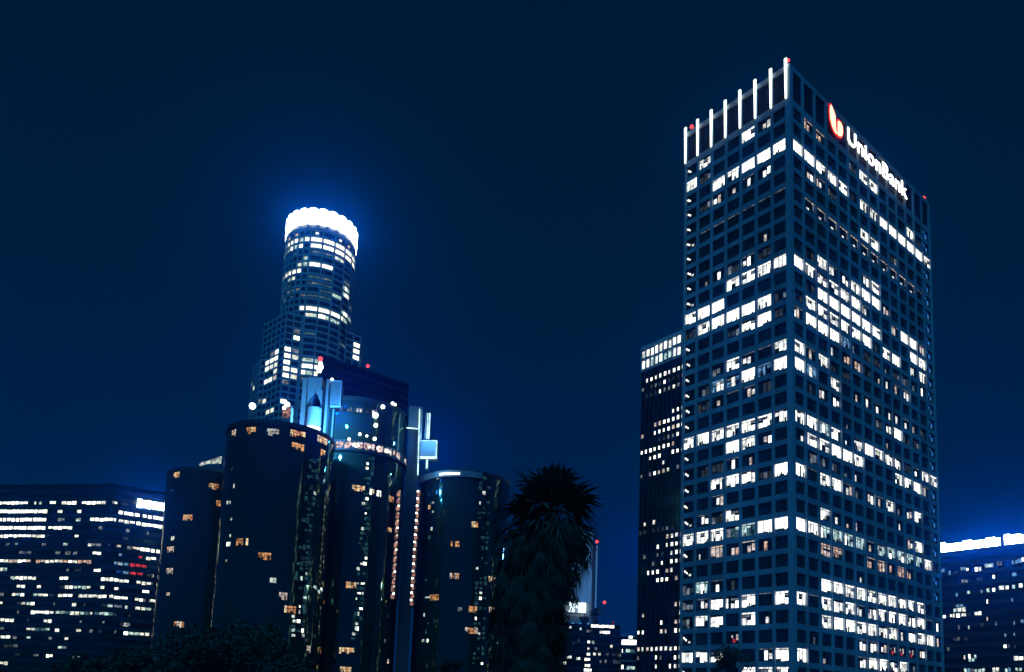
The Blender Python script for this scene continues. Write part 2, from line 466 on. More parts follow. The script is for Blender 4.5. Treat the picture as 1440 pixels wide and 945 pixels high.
# the sign on the wide face
sign = thing('rooftop_sign', 'white lit letters with a red emblem, high on the wide side of the gridded tower', 'sign', C0+dr*17-dl*.6+Vector((0, 0, 137+CZ)), math.pi/2-TA)
def fS(u, z, d): return fR(u, z+CZ, d)
def strip_shape(b, pts, d0, d1, mat):                       # extrude an outline lying on the wall
    n = len(pts)
    b.face([fS(u, z, d1) for u, z in pts], mat)
    for i in range(n):
        (u0, z0), (u1, z1) = pts[i], pts[(i+1) % n]
        b.face([fS(u0, z0, d0), fS(u1, z1, d0), fS(u1, z1, d1), fS(u0, z0, d1)], mat)
b = MB()                                                   # emblem: a tall leaf-stroke curling into a short one
def curve(f, n=16): return [f(i/n) for i in range(n+1)]
big = [(17.0, 142.6)]+[(17.0+1.9*math.sin(t*1.57), 142.6-2.3*t) for t in (.25, .5, .75, 1)]+[(19.0, 138.6), (19.1, 137.4), (19.6, 136.6), (19.2, 136.2)]
big += [(18.2, 136.5), (17.3, 137.3), (16.6, 138.6), (16.35, 140.3), (16.5, 141.8)]
sml = [(20.0, 139.9), (20.6, 140.35), (21.5, 140.3), (22.2, 139.8), (22.35, 138.4), (22.0, 137.3), (21.3, 136.6), (20.4, 136.35), (19.75, 136.55), (20.0, 137.4)]
def grow(pts, g):
    cx = sum(p[0] for p in pts)/len(pts); cz = sum(p[1] for p in pts)/len(pts)
    out = []
    for u, z in pts:
        r = math.hypot(u-cx, z-cz); out.append((u+(u-cx)/r*g, z+(z-cz)/r*g))
    return out
strip_shape(b, list(reversed(grow(big, .5))), .60, .72, 'sign_red'); strip_shape(b, list(reversed(grow(sml, .5))), .60, .725, 'sign_red')
strip_shape(b, list(reversed(big)), .73, .80, 'sign_peach'); strip_shape(b, list(reversed(sml)), .73, .805, 'sign_peach')
b.build('emblem', sign)
cu = bpy.data.curves.new('lettering', 'FONT'); cu.body = 'UnionBank'; cu.size = 1; cu.extrude = .02; cu.offset = .008; cu.space_character = 1.06
to = bpy.data.objects.new('lettering_source', cu); COL.objects.link(to)
bpy.context.view_layer.update()
me = bpy.data.meshes.new_from_object(to.evaluated_get(bpy.context.evaluated_depsgraph_get()))
bpy.data.objects.remove(to); bpy.data.curves.remove(cu)
xs = [v.co.x for v in me.vertices]; ys = [v.co.y for v in me.vertices]
x0, x1, y0, y1 = min(xs), max(xs), min(ys), max(ys)
b = MB()
inv = WM[sign.name].inverted()
for v in me.vertices:
    u = 24.6+(v.co.x-x0)/(x1-x0)*31.6; z = 136.85+(v.co.y-y0)/(y1-y0)*4.1; d = .8+v.co.z*5
    v.co = inv@fS(u, z, d)
me.materials.clear(); me.materials.append(MATS['sign_white'])
lo = bpy.data.objects.new('lettering', me); COL.objects.link(lo); lo.parent = sign
b = MB()
for z in (137.3, 140.4): b.fbox(fS, 24.6, 56.2, z, z+.12, .36, .55, 'dark_metal')
for i in range(12): b.fbox(fS, 25+i*2.8, 25.1+i*2.8, 136.8, 141, .36, .5, 'dark_metal')
b.fbox(fS, 17, 22.5, 138.2, 138.35, .36, .58, 'dark_metal')
b.build('mounting_frame', sign)

# ================================================================== generic flat facade block
def frame_of(P0, P1):
    """facade from P0 (left as seen) to P1 (right as seen): mapping (along, up, out)"""
    P0 = Vector((P0[0], P0[1], 0)); P1 = Vector((P1[0], P1[1], 0)); e = (P1-P0).normalized()
    n = Vector((e.y, -e.x, 0)); L = (P1-P0).length
    return (lambda u, z, d: P0+e*u+n*d+Vector((0, 0, z))), L
def pane(fm, u0, u1, z0, z1, mat, rng, d=.05, split=1):
    b = MB(); b.fquad(fm, u0, u1, z0, z1, d, 'window_glass')
    w = (u1-u0)/split
    for i in range(split):
        a = rng.uniform(0, .08)*w; c = rng.uniform(.0, .12)*(z1-z0)
        m_ = mat if not isinstance(mat, (tuple, list)) else rng.choice(mat)
        if m_: b.fquad(fm, u0+i*w+a, u0+(i+1)*w-.08, z0+c, z1-rng.uniform(.0, .15)*(z1-z0), d+.03, m_)
    return b
def u_at(fm, L, px, py):
    """distance along the facade where the sight line through a pixel meets it"""
    P0 = fm(0, 0, 0); e = (fm(1, 0, 0)-P0); n = fm(0, 0, 1)-P0
    d = ray(px, py); t = (P0-CAMP).dot(n)/d.dot(n); q = CAMP+d*t-P0
    return q.dot(e), q.z+P0.z
BW = ('office_bright', 'office_white', 'office_bright', 'office_cyan')
DM = ('office_white', 'office_dim', 'office_cyan', 'office_dim')

# ================================================================== 2. dark slab tower behind the big one
dlx, dly = dl.x, dl.y
A1 = Vector((60.5, 258.6)); A0 = Vector((60.5, 258.6))+Vector((dlx, dly))*23.2
fm2, L2 = frame_of(A0, A1)
slab = thing('slab_tower', 'dark slim office tower with rows of tiny lit windows, half behind the gridded tower', 'office tower', (A0.x, A0.y, 0))
HS = u_at(fm2, L2, 906, 489)[1]
b = MB(); back = Vector((dr.x, dr.y))*34
b.prism([tuple(A0), tuple(A1), tuple(A1+back), tuple(A0+back)], 0, HS, 'tower_glass', 'roofing'); b.build('wall', slab)
b = MB(); b.fbox(fm2, -.2, L2+.2, HS-.9, HS+.4, -.3, .35, 'granite_grid'); b.build('parapet', slab)
nb = 11; bw = L2/nb
b = MB()
for i in range(nb+1): b.fbox(fm2, i*bw-.14, i*bw+.14, 0, HS-9.4, 0, .07, 'dark_stone')
b.build('mullion_grid', slab)
b = MB()
for i in range(nb+1): b.fbox(fm2, i*bw-.2, i*bw+.2, HS-9.3, HS-.95, 0, .3, 'granite_grid')
for z in (HS-9.5, HS-5.2): b.fbox(fm2, 0, L2, z, z+.5, .0, .26, 'granite_grid')
b.build('crown_frame', slab)
rng = random.Random(5); wins = []
SR = {0: 'LLLLLLLLLLL', 1: 'LLFLLFFLLFL', 3: '.ppppLLLLL.', 4: 'd.dddpdddpd', 5: '.dddpddpdd.', 8: '.......pLLL', 9: '...ppLLLLLp', 10: 'p..LLLLpLLL', 11: '....ddddpdd',
      12: 'LLLLLLLp...', 13: '..pLL..LLLL', 14: '.....L....L', 15: 'd.dpppp.ddp', 21: '.L.L.......', 22: 'dd.ddddd...', 23: '......pLppL', 24: '....p.pppp.', 25: '.d..dd.pLp.', 26: '...d.p.pppp',
      27: '..ppL.pp.d.', 28: '....LLL.p..', 31: '........ppp', 32: '.p.......L.', 33: '.....p..pp.', 34: 'LL...pp.LL.', 36: 'pppppLLLLLL', 37: 'd...Ld..LLL', 38: '....p..ppLp', 39: '.p......LL.', 40: '..L...pppp.', 41: 'LLpLLLLL.pp', 42: '.d...LLppd.'}
for k, row in SR.items():
    z1 = HS-1.1-4.15*(k if k < 2 else k*.742+.62)
    hh = 3.3 if k < 2 else 1.55
    for i, t in enumerate(row):
        if t == '.': continue
        mat = {'L': ('office_bright', 'office_bright', 'office_white'), 'F': ('office_bright', 'office_cyan'), 'p': ('office_white', 'office_bright', 'office_rose'), 'd': ('office_dim', 'office_faint')}[t]
        wins.append(pane(fm2, i*bw+.35, (i+1)*bw-(.45 if k < 2 else rng.uniform(.55, 1.0)), z1-hh, z1, mat, rng))
emit_windows(wins, slab)

# ================================================================== 3. round tower with the glowing crown
UX, UY, UR = -130.7, 455.0, 21.6
rt = thing('round_tower', 'tallest round skyscraper with a glowing white scalloped crown and stepped shoulders', 'skyscraper', (UX, UY, 0))
view = math.atan2(-UY, -UX)                                 # direction from the tower to the camera
def fmc(cx, cy, r, a_mid):
    # along (to the right as seen), up, out on a cylinder
    return lambda u, z, d: Vector((cx+(r+d)*math.cos(a_mid+u/r), cy+(r+d)*math.sin(a_mid+u/r), z))
fU = fmc(UX, UY, UR, view)
ZC0 = on_cyl(440, 319, UX, UY, UR)[1]; ZC1 = on_cyl(440, 293, UX, UY, UR)[1]
b = MB(); b.cyl(UX, UY, UR-.5, 0, ZC1-2, 'dark_glass', 96, 'roofing'); b.build('core', rt)
RF = 4.05
ztop = ZC0
D2R = math.pi/180
piers = [-97, -89, -78, -68, -58, -48.5, -38.5, -28.5, -18, 2, 22, 42, 62, 82, 98]
b = MB()
for a in piers: b.fbox(fU, a*D2R*UR-.45, a*D2R*UR+.45, 0, ztop-.1, -.6, .28, 'granite_grid')
b.fbox(fU, -19.5*D2R*UR, -17.5*D2R*UR, 0, ztop-.1, -.6, .5, 'granite_grid')
b.build('pier', rt)
nfl = 38
for k in range(nfl):
    z1 = ztop-1.2-RF*k
    b = MB(); b.ring(UX, UY, UR-.7, UR+.14, z1-1.25, z1, 'granite_grid', 64, view-1.75, view+1.75)
    b.build('spandrel', rt)
b = MB(); b.ring(UX, UY, UR-.7, UR+.2, ztop-1.15, ztop, 'granite_grid', 64); b.build('crown_base', rt)
b = MB()                                                    # crown: bulging lit panels, scalloped above and below
NP = 22
for i in range(NP):
    a0 = view+2*math.pi*i/NP; hw = math.pi/NP
    for j in range(8):
        t0, t1 = -1+j*.25, -1+(j+1)*.25
        def cp(t, z):
            r = UR-.2+.9*math.sqrt(max(0, 1-t*t*.9)); return Vector((UX+r*math.cos(a0+hw*t), UY+r*math.sin(a0+hw*t), z))
        def zt(t): return ZC1-.2+1.4*math.sqrt(max(0, 1-t*t))-1.1
        def zb(t): return ZC0+1.2+1.1*t*t
        b.face([cp(t0, zb(t0)), cp(t1, zb(t1)), cp(t1, zt(t1)), cp(t0, zt(t0))], 'crown_light')
        b.face([cp(t0, zt(t0)), cp(t1, zt(t1)), Vector((UX+(UR-2)*math.cos(a0+hw*t1), UY+(UR-2)*math.sin(a0+hw*t1), ZC1-2)), Vector((UX+(UR-2)*math.cos(a0+hw*t0), UY+(UR-2)*math.sin(a0+hw*t0), ZC1-2))], 'dark_metal')
b.build('crown', rt)
rng = random.Random(3); wins = []
bays = [(piers[i], piers[i+1]) for i in range(1, len(piers)-2)]   # 12 bays, the first seven narrow
RT = {0: '..s.s..s.ss.', 1: '.LLLLLLFFFFF', 2: 'LLLLLL.FFFFF', 4: '......p.....', 5: '.....pLFF...', 3: '....d..ddp..', 6: 'ppLLLL....d.', 7: '...pp..dd.L.', 8: '.ddd...dd.L.',
      9: '.d.ddd..dp.d', 10: '..d.d.ddd...', 11: '..........LL', 12: '......LFFFL.', 13: '.......pLp..', 16: '.......d..d.', 20: '.......ppL..', 21: '......LLFFL.', 22: '......LLFFLd', 23: '.....p.ddLd.', 24: '....p.......', 27: 'd...p..d....', 28: '...LpL......', 29: '.pLL.p..d...', 30: '..LL.LL.....', 31: '...d.LL.....', 33: '....p.......'}
for k in range(nfl):
    row = RT.get(k, '............')
    z1 = ztop-1.2-RF*k-1.25; z0 = z1-(RF-1.25)
    for i, (a, c) in enumerate(bays):
        t = row[i]
        b = MB(); w0 = a*D2R*UR+.5; w1 = c*D2R*UR-.5; n = 1 if i < 7 else 3
        mats = {'L': ('office_bright', 'office_bright', 'office_cyan'), 'F': ('office_bright',), 'p': ('office_white', 'office_cyan'), 'd': ('office_green', 'office_dim', 'office_green'), 's': ('office_rose', 'office_white')}.get(t)
        for j in range(n):
            x0 = w0+(w1-w0)*j/n; x1 = w0+(w1-w0)*(j+1)/n-.0
            b.fquad(fU, x0, x1, z0+.02, z1-.02, -.42, 'window_glass')
        if mats:
            for j in range(n):
                if t == 's' and j != n//2: continue
                x0 = w0+(w1-w0)*j/n; x1 = w0+(w1-w0)*(j+1)/n
                b.fquad(fU, x0+.06, x1-.06, z0+(.8 if t in 'sd' else .1), z1-(.2 if t in 'FL' else .5), -.36, rng.choice(mats))
        wins.append(b)
# shoulders: square corner blocks stepping out of the shaft
def shoulder(name, corners, ztp, nA, rows, fl=RF, pitch=3.6):
    b = MB(); b.prism(corners, 0, ztp, 'dark_glass', 'roofing'); b.build(name, rt)
    g = MB()
    n = len(corners)
    for i in range(n):
        P0, P1 = corners[i], corners[(i+1) % n]
        fm, L = frame_of(P0, P1)
        nrm = fm(0, 0, 1)-fm(0, 0, 0); mid = fm(L/2, 0, 0)
        if nrm.dot(CAMP-mid) < 0: continue
        m_ = max(1, round(L/pitch)); w = L/m_
        for j in range(m_+1): g.fbox(fm, max(0, j*w-.42), min(L, j*w+.42), 0, ztp+.3, -.1, .3, 'granite_grid')
        kk = int(ztp/fl)
        for k in range(min(kk, 26)):
            z1 = ztp-.2-fl*k
            for j in range(m_): g.fbox(fm, j*w+.43, (j+1)*w-.43, z1-1.2, z1, -.1, .22, 'granite_grid')
            row = rows.get((i, k))
            for j in range(m_):
                t = row[j] if row and j < len(row) else '.'
                b = MB(); b.fquad(fm, j*w+.45, (j+1)*w-.45, z1-fl+.02, z1-1.22, .03, 'window_glass')
                if t != '.':
                    b.fquad(fm, j*w+.55, (j+1)*w-.55, z1-fl+.2, z1-1.35, .07, {'L': 'office_bright', 'p': 'office_white', 'd': 'office_dim', 'w': 'office_rose'}[t])
                wins.append(b)
    g.build('shoulder_grid', rt)
def zpx(px, py, Y): return at(px, py, Y).z
# left shoulder (upper): outer face turns away to the left, inner face towards the camera
q0 = at(371, 470, 446); q1 = at(403, 440, 429); q2 = at(425, 445, 433)
zt_ = zpx(403, 438, 429)
shoulder('shoulder', [(q0.x, q0.y), (q1.x, q1.y), (q2.x, q2.y), (q2.x+8, q2.y+22), (q0.x+6, q0.y+24)], zt_, 3,
         {(0, 5): '..dL', (0, 6): '.LLL', (0, 7): 'LLpp', (0, 8): 'p..p', (0, 9): '.LLw', (0, 12): '.p..', (0, 14): '..pp', (1, 2): '.d', (1, 3): '.L', (1, 5): 'Ld', (1, 6): 'Lp', (1, 7): 'L.', (1, 8): 'LL', (1, 9): 'Lp', (1, 10): 'd.', (1, 13): 'L.'}, pitch=4.6)
q0 = at(352, 560, 458); q1 = at(366, 520, 444); q2 = at(385, 522, 440)
shoulder('shoulder', [(q0.x, q0.y), (q1.x, q1.y), (q2.x, q2.y), (q2.x+2, q2.y+14), (q0.x+2, q0.y+12)], zpx(366, 505, 444), 2,
         {(0, 3): '.p', (0, 2): 'd.', (1, 6): 'd.', (0, 12): 'L.', (0, 13): 'p'}, pitch=4.6)
q1 = at(494, 470, 446); q2 = at(507.5, 475, 452); q3 = at(509.5, 476, 462)
shoulder('shoulder', [(q1.x-3, q1.y-1), (q2.x, q2.y), (q3.x+.5, q3.y), (q3.x-8, q3.y+8), (q1.x-5, q1.y+10)], zpx(494, 466, 446), 1,
         {(0, 1): '.L', (0, 2): '.L', (0, 3): '.L', (1, 3): 'd', (0, 5): '.p'}, pitch=4.6)
emit_windows(wins, rt)

# ================================================================== 4. mirrored cylinder hotel
hotel = thing('cylinder_hotel', 'dark mirrored hotel of clustered glass cylinders with floodlit lift shafts and amber room windows', 'hotel', (-74.5, 232, 0))
HT = at(395, 591.5, 216).z-.9
CY = {'front': (-74.5, 232, 16.3, HT), 'far': (-111.6, 273, 15.6, at(290, 657, 257.5).z-.9), 'side': (-19.0, 274, 16.4, at(652, 661, 258).z-.9), 'core': (-56.9, 263, 16.8, at(500, 560, 246).z)}
def cyl_obj(name, cx, cy, r, z0, z1, mat, parent, top='roofing'):
    # a glass cylinder with its own origin on its axis, so its panes follow the curve
    o_ = bpy.data.objects.new(name, None)
    b = MB(); b.cyl(0, 0, r, z0, z1, mat, 128, top)
    me = bpy.data.meshes.new(name); me.from_pydata([tuple(v) for v in b.v], [], b.f)
    for n_ in b.mats: me.materials.append(MATS[n_])
    me.polygons.foreach_set('material_index', b.m); me.polygons.foreach_set('use_smooth', [i in b.smooth for i in range(len(b.f))])
    o = bpy.data.objects.new(name, me); COL.objects.link(o); o.parent = parent
    o.location = (cx-parent.location.x, cy-parent.location.y, 0)
    WM[o.name] = Matrix.Translation((cx, cy, 0))
    return o
wing = {}
for k, (cx, cy, r, h) in CY.items():
    wing[k] = cyl_obj('glass_cylinder', cx, cy, r, 0, h, 'hotel_glass', hotel)
    if k != 'core':
        b = MB(); b.ring(cx, cy, r-.8, r+.25, h-.4, h+.9, 'dark_stone', 96); b.build('parapet', hotel)
hw = []
rng = random.Random(21)
def room(k, px, py, w=3.2, h=2.1, mat=('room_amber',), mull=True, d=.06):
    cx, cy, r, hh = CY[k]
    a, z = on_cyl(px, py, cx, cy, r)
    fm = fmc(cx, cy, r, a)
    b = MB()
    n = max(1, round(w/.85)); pw = w/n
    for i in range(n): b.fquad(fm, -w/2+i*pw, -w/2+(i+1)*pw, z-h/2, z+h/2, d, 'window_glass')
    for i in range(n):
        m_ = rng.choice(mat)
        if n > 2 and rng.random() < .12: continue
        lo = rng.choice((.0, .05, .05, .3)); c0 = -w/2+i*pw
        b.fquad(fm, c0+.06, c0+pw-.06, z-h/2+h*lo, z+h/2-.1, d+.03, m_)
        if n > 2 and rng.random() < .4:
            b.fbox(fm, c0+.1, c0+pw*.6, z-h/2, z-h/2+h*rng.uniform(.3, .6), d+.035, d+.06, 'mullion')
    if w > 2:
        for i in range(n): b.fbox(fm, -w/2+i*pw, -w/2+(i+1)*pw, z+h*.08, z+h*.14, d+.04, d+.09, 'mullion')
    hw.append((k, b))
AM = ('room_amber', 'room_amber', 'room_cream')
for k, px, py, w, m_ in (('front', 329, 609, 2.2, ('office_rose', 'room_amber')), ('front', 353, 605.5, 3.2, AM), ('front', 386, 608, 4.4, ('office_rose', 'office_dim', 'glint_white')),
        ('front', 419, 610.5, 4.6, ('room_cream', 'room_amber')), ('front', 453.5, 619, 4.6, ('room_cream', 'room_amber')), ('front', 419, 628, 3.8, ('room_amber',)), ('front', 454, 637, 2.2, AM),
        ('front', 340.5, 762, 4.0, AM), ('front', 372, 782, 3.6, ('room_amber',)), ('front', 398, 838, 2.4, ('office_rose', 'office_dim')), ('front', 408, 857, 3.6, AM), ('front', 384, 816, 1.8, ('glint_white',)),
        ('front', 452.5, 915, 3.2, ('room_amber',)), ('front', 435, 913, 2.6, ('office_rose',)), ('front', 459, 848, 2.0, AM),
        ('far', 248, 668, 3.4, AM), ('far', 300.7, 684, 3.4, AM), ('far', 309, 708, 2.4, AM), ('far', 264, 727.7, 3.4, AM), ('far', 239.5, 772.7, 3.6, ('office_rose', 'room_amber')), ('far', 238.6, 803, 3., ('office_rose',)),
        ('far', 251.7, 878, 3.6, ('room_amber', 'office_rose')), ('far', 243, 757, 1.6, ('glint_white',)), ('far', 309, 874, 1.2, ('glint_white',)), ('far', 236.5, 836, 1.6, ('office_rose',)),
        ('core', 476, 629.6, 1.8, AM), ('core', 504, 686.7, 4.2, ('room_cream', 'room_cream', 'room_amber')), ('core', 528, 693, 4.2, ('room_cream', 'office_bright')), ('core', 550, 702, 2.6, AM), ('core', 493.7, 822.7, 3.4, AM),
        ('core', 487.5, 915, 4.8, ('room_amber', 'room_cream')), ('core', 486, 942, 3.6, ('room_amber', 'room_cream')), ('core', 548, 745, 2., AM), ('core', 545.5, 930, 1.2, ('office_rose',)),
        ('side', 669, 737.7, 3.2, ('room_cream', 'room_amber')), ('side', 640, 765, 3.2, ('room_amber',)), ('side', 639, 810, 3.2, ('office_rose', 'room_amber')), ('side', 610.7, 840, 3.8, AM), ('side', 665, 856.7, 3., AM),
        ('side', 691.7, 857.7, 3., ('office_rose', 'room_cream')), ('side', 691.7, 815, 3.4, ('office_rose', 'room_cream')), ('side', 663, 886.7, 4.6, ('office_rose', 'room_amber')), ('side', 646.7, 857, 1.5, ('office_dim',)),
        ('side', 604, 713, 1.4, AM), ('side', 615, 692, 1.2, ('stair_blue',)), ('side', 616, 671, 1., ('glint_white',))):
    room(k, px, py, w, 2.2 if w > 2 else 1.6, m_)
# reflected city lights, painted as small glowing panes in strips up the cylinders
def reflection_strip(k, x0, y0, x1, y1, step, pteal, pwhite, spread):
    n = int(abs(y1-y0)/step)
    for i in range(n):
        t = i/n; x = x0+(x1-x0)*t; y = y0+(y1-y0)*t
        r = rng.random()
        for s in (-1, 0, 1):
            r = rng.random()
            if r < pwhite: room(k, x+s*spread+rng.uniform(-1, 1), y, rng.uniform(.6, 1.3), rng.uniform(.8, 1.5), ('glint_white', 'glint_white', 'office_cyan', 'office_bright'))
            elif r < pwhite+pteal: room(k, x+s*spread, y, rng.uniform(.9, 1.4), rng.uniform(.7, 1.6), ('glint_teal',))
reflection_strip('front', 443, 640, 424, 800, 7.5, .50, .10, 5.5)
reflection_strip('front', 424, 800, 418, 900, 6.5, .35, .30, 7)
reflection_strip('core', 521, 645, 500, 905, 7, .45, .17, 4)
reflection_strip('side', 682, 672, 672, 940, 7, .45, .13, 6)
reflection_strip('side', 606, 695, 598, 925, 12, .10, .22, 3)
reflection_strip('front', 326, 660, 318, 800, 11, .10, .16, 4)
reflection_strip('far', 240, 690, 236, 700, 6, .4, .3, 2)
for k, px, py in (('front', 448, 832), ('front', 443, 826), ('front', 452, 829)): room(k, px, py, 1.6, 1.2, ('office_cyan', 'office_bright'))
# salmon lobby lights up both sides of the open lift
for (x0, y0, x1, y1, n, k) in ((560.5, 694, 552, 838, 15, 'core'), (588.7, 694, 579, 847, 16, 'side')):
    for i in range(n):
        t = i/(n-1); px = x0+(x1-x0)*t; py = y0+(y1-y0)*t
        P = at(px, py, 257.5 if k == 'side' else 253.6)
        def fm(u, z, d, P=P): return Vector((P.x+u, P.y-d, P.z+z))
        b = MB(); k_ = rng.uniform(.4, .62); b.fquad(fm, -k_, k_, -1.0, rng.uniform(.45, .9), 0, 'lift_salmon')
        b.fquad(fm, -.6 if k == 'side' else .0, .1 if k == 'side' else .6, .5, 1.1, .05, 'lamp_white' if (k == 'side' or i % 3 == 2) else 'office_rose')
        hw.append(('lift', b))
b = MB()
for (x0, y0, x1, y1, Y) in ((560.5, 690, 552, 842, 253.7), (588.7, 688, 579, 852, 257.6)):
    p_ = at(x0, y0, Y); q_ = at(x1, y1, Y)
    b.box(((p_.x+q_.x)/2+.1, Y+3, q_.z), 2.0, 5.8, p_.z-q_.z, 'dark_metal')
b.build('lift_frame', hotel)
groups = {}
for k, b in hw: groups.setdefault(k, []).append(b)
for k, l in groups.items():
    if k == 'lift': continue
    emit_windows(l, wing[k], 60)  # the painted reflection panes go in here among the room windows
# concrete lift shafts between the cylinders
sx, sy = -38.6, 266.0
shaft = MB(); z1 = at(580, 572, 260).z
P0 = at(570, 700, 260); P1 = at(588, 700, 260)
shx = (P0.x+P1.x)/2-1.0
shaft.box((-37.2, 263, 0), 4.3, 5.0, z1, 'shaded_shaft_concrete', .12)
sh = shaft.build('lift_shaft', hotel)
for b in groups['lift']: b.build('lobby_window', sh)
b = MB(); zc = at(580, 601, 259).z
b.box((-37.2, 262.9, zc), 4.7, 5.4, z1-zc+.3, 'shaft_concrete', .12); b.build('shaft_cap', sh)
b = MB()
for (xa, ya, xb, yb) in ((590, 579, 594, 619), (597.5, 580, 599.5, 617), (601, 581, 605, 617)):
    p = at(xa, yb, 262); q = at(xb, ya, 262)
    b.box(((p.x+q.x)/2, 262.3, p.z), abs(q.x-p.x)+.2, 1.2, q.z-p.z, 'pale_plaster')
b.build('service_pylon', hotel)
def glow_edge(x0, y0, x1, y1, Y, wd, name='painted_edge_highlight'):  # highlights on lit edges, put in as glowing tubes where no lamp is
    p_ = at(x0, y0, Y); q_ = at(x1, y1, Y); b = MB(); b.tube(p_, q_, wd, wd, 'edge_highlight', 6); return b.build(name, hotel)
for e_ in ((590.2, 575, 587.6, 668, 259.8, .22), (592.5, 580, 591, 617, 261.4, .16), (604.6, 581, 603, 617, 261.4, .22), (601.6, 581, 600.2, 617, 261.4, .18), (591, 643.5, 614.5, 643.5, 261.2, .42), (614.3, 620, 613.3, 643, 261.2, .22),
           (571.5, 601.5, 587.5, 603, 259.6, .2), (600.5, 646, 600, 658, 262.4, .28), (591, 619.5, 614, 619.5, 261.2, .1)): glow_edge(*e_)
b = MB(); p = at(590, 642, 261.5); q = at(615, 620, 261.5)
b.box(((p.x+q.x)/2, 263.2, p.z), q.x-p.x, 3.2, q.z-p.z, 'shaft_concrete')
b.box(((p.x+q.x)/2, 263.2, p.z-.5), q.x-p.x+.5, 3.6, .5, 'pale_plaster')
b.build('bridge_box', hotel)
b = MB(); p = at(598, 659, 262); b.box((p.x+.4, 263.2, p.z), .9, .9, at(598, 643, 262).z-p.z, 'pale_plaster'); b.build('bridge_post', hotel)
b = MB()                                                    # lit rim ledge on the right cylinder
cx, cy, r, hh = CY['side']; va = math.atan2(-cy, -cx)
b.ring(cx, cy, r-.2, r+.9, hh-1.8, hh+.3, 'shaft_concrete', 48, va-1.5, va+.35); b.build('roof_ledge', hotel)
b = MB(); b.ring(cx, cy, r+.95, r+1.1, hh-1.1, hh-.5, 'lamp_white', 16, va-.55, va-.12); b.build('ledge_lamp', hotel)
# front shaft head with its arch
zb_ = HT-1; zt_ = at(450, 532, 246).z
def bx(b, x0, y0, x1, y1, Y, dep, mat):                     # block whose front fills a picture region, dep metres deep
    p = at(x0, y1, Y); q = at(x1, y0, Y); b.box(((p.x+q.x)/2, Y+dep/2, p.z), q.x-p.x, dep, q.z-p.z, mat)
b = MB(); bx(b, 420, 531, 432, 612, 246, 7, 'pale_concrete'); bx(b, 453, 533, 463, 625, 245.2, 8, 'pale_concrete')
bx(b, 432.1, 531, 452.9, 548, 246.1, 7, 'pale_concrete')
P = at(442.5, 556, 246); p = at(432, 556, 246); q = at(453, 556, 246); W = (q.x-p.x)/2
zA0 = at(442.5, 572, 246).z; zA1 = at(442.5, 548, 246).z
for i in range(8):                                           # pointed arch made of stepped wedges
    t = i/8; z0 = zA0+(zA1-zA0)*t; z1 = zA0+(zA1-zA0)*(i+1)/8; ww = W*(.02+.98*((i+.8)/8)**1.6)
    for s in (-1, 1):
        xa = P.x+s*W; xb = P.x+s*(W-ww*.98)
        b.box(((xa+xb)/2, 249.6, z0), max(.05, abs(xa-xb)), 6.9, z1-z0, 'pale_concrete')
b.build('shaft_head', hotel)
b = MB(); bx(b, 463.2, 536, 479, 571, 246, 5, 'pale_concrete'); b.build('plant_box', hotel)
b = MB()
bx(b, 478.4, 535, 479.6, 572, 245.7, .3, 'pale_plaster'); bx(b, 464, 570.5, 479.6, 572, 245.6, .3, 'pale_plaster'); bx(b, 463.3, 535, 479.6, 536, 245.65, .3, 'pale_plaster')
bx(b, 466.5, 575, 468, 622, 246, .6, 'shaft_concrete')
b.build('plant_box_frame', hotel)
b = MB(); P = at(438, 600, 244); R_ = (at(448, 590, 244).x-at(427, 590, 244).x)/2
b.cyl(P.x, 246.5, R_, HT, at(438, 571, 244).z, 'pale_plaster', 32, 'shaft_concrete'); b.build('stair_drum', hotel)
b = MB(); P2 = at(441, 601, 243.2); b.ring(P.x, 246.5, R_+.1, R_+.5, P2.z-1.5, P2.z+.6, 'lamp_white', 24, -2.9, -.5); b.build('drum_lamp', hotel)
# lit pinnacle and beacon over the head
b = MB(); P = at(449, 524, 247); Q = at(449, 509, 247)
b.tube(at(449, 532, 247), P, .25, .25, 'dark_metal'); b.tube(P, P+(Q-P)*.45, .5, 1.1, 'lamp_white', 10); b.tube(P+(Q-P)*.45+Vector((.5, 0, 0)), Q+Vector((.4, 0, 0)), .9, .5, 'lamp_white', 10)
b.build('pinnacle_lamp', hotel)
beacon(at(450.5, 506.5, 247), hotel, .8, .5)
# core tower top: louvred drum, lit decks
cx, cy, r, hh = CY['core']; fmk = fmc(cx, cy, r, math.atan2(-cy, -cx))
b = MB(); b.ring(cx, cy, r-.9, r+.3, hh-.5, hh+.8, 'dark_stone', 96); b.build('parapet', hotel)
def ring_lights(name, x0, y0, x1, y1, hgt, mats, n, pr, parent):
    b = MB()
    for i in range(n):
        if rng.random() > pr: continue
        t = i/n; a, z = on_cyl(x0+(x1-x0)*t, y0+(y1-y0)*t+0, cx, cy, r+.4)
        fm = fmc(cx, cy, r+.4, a); k = rng.uniform(.4, 1)
        b.fquad(fm, -.45, .45*k, -hgt/2*k+ZR, hgt/2+ZR-.2, .05, rng.choice(mats))
    b.build(name, parent)
aR, zR = on_cyl(520, 629, cx, cy, r); ZR = zR
b = MB(); b.ring(cx, cy, r-.1, r+.35, zR-1.8, zR+1.8, 'dark_stone', 96); b.ring(cx, cy, r+.36, r+1.0, zR-2.2, zR-1.75, 'dark_metal', 96)
b.build('deck_band', hotel)
for layer in range(3):
    ring_lights('deck_light', 468, 612, 577.5, 655, (2.6, 1.6, 1.0)[layer], (('deck_pink', 'deck_pink', 'office_rose'), ('office_bright', 'deck_pink'), ('office_bright', 'lift_salmon'))[layer], (46, 40, 30)[layer], (.62, .35, .4)[layer], hotel)
aR, ZR = on_cyl(505, 576, cx, cy, r)
b = MB()
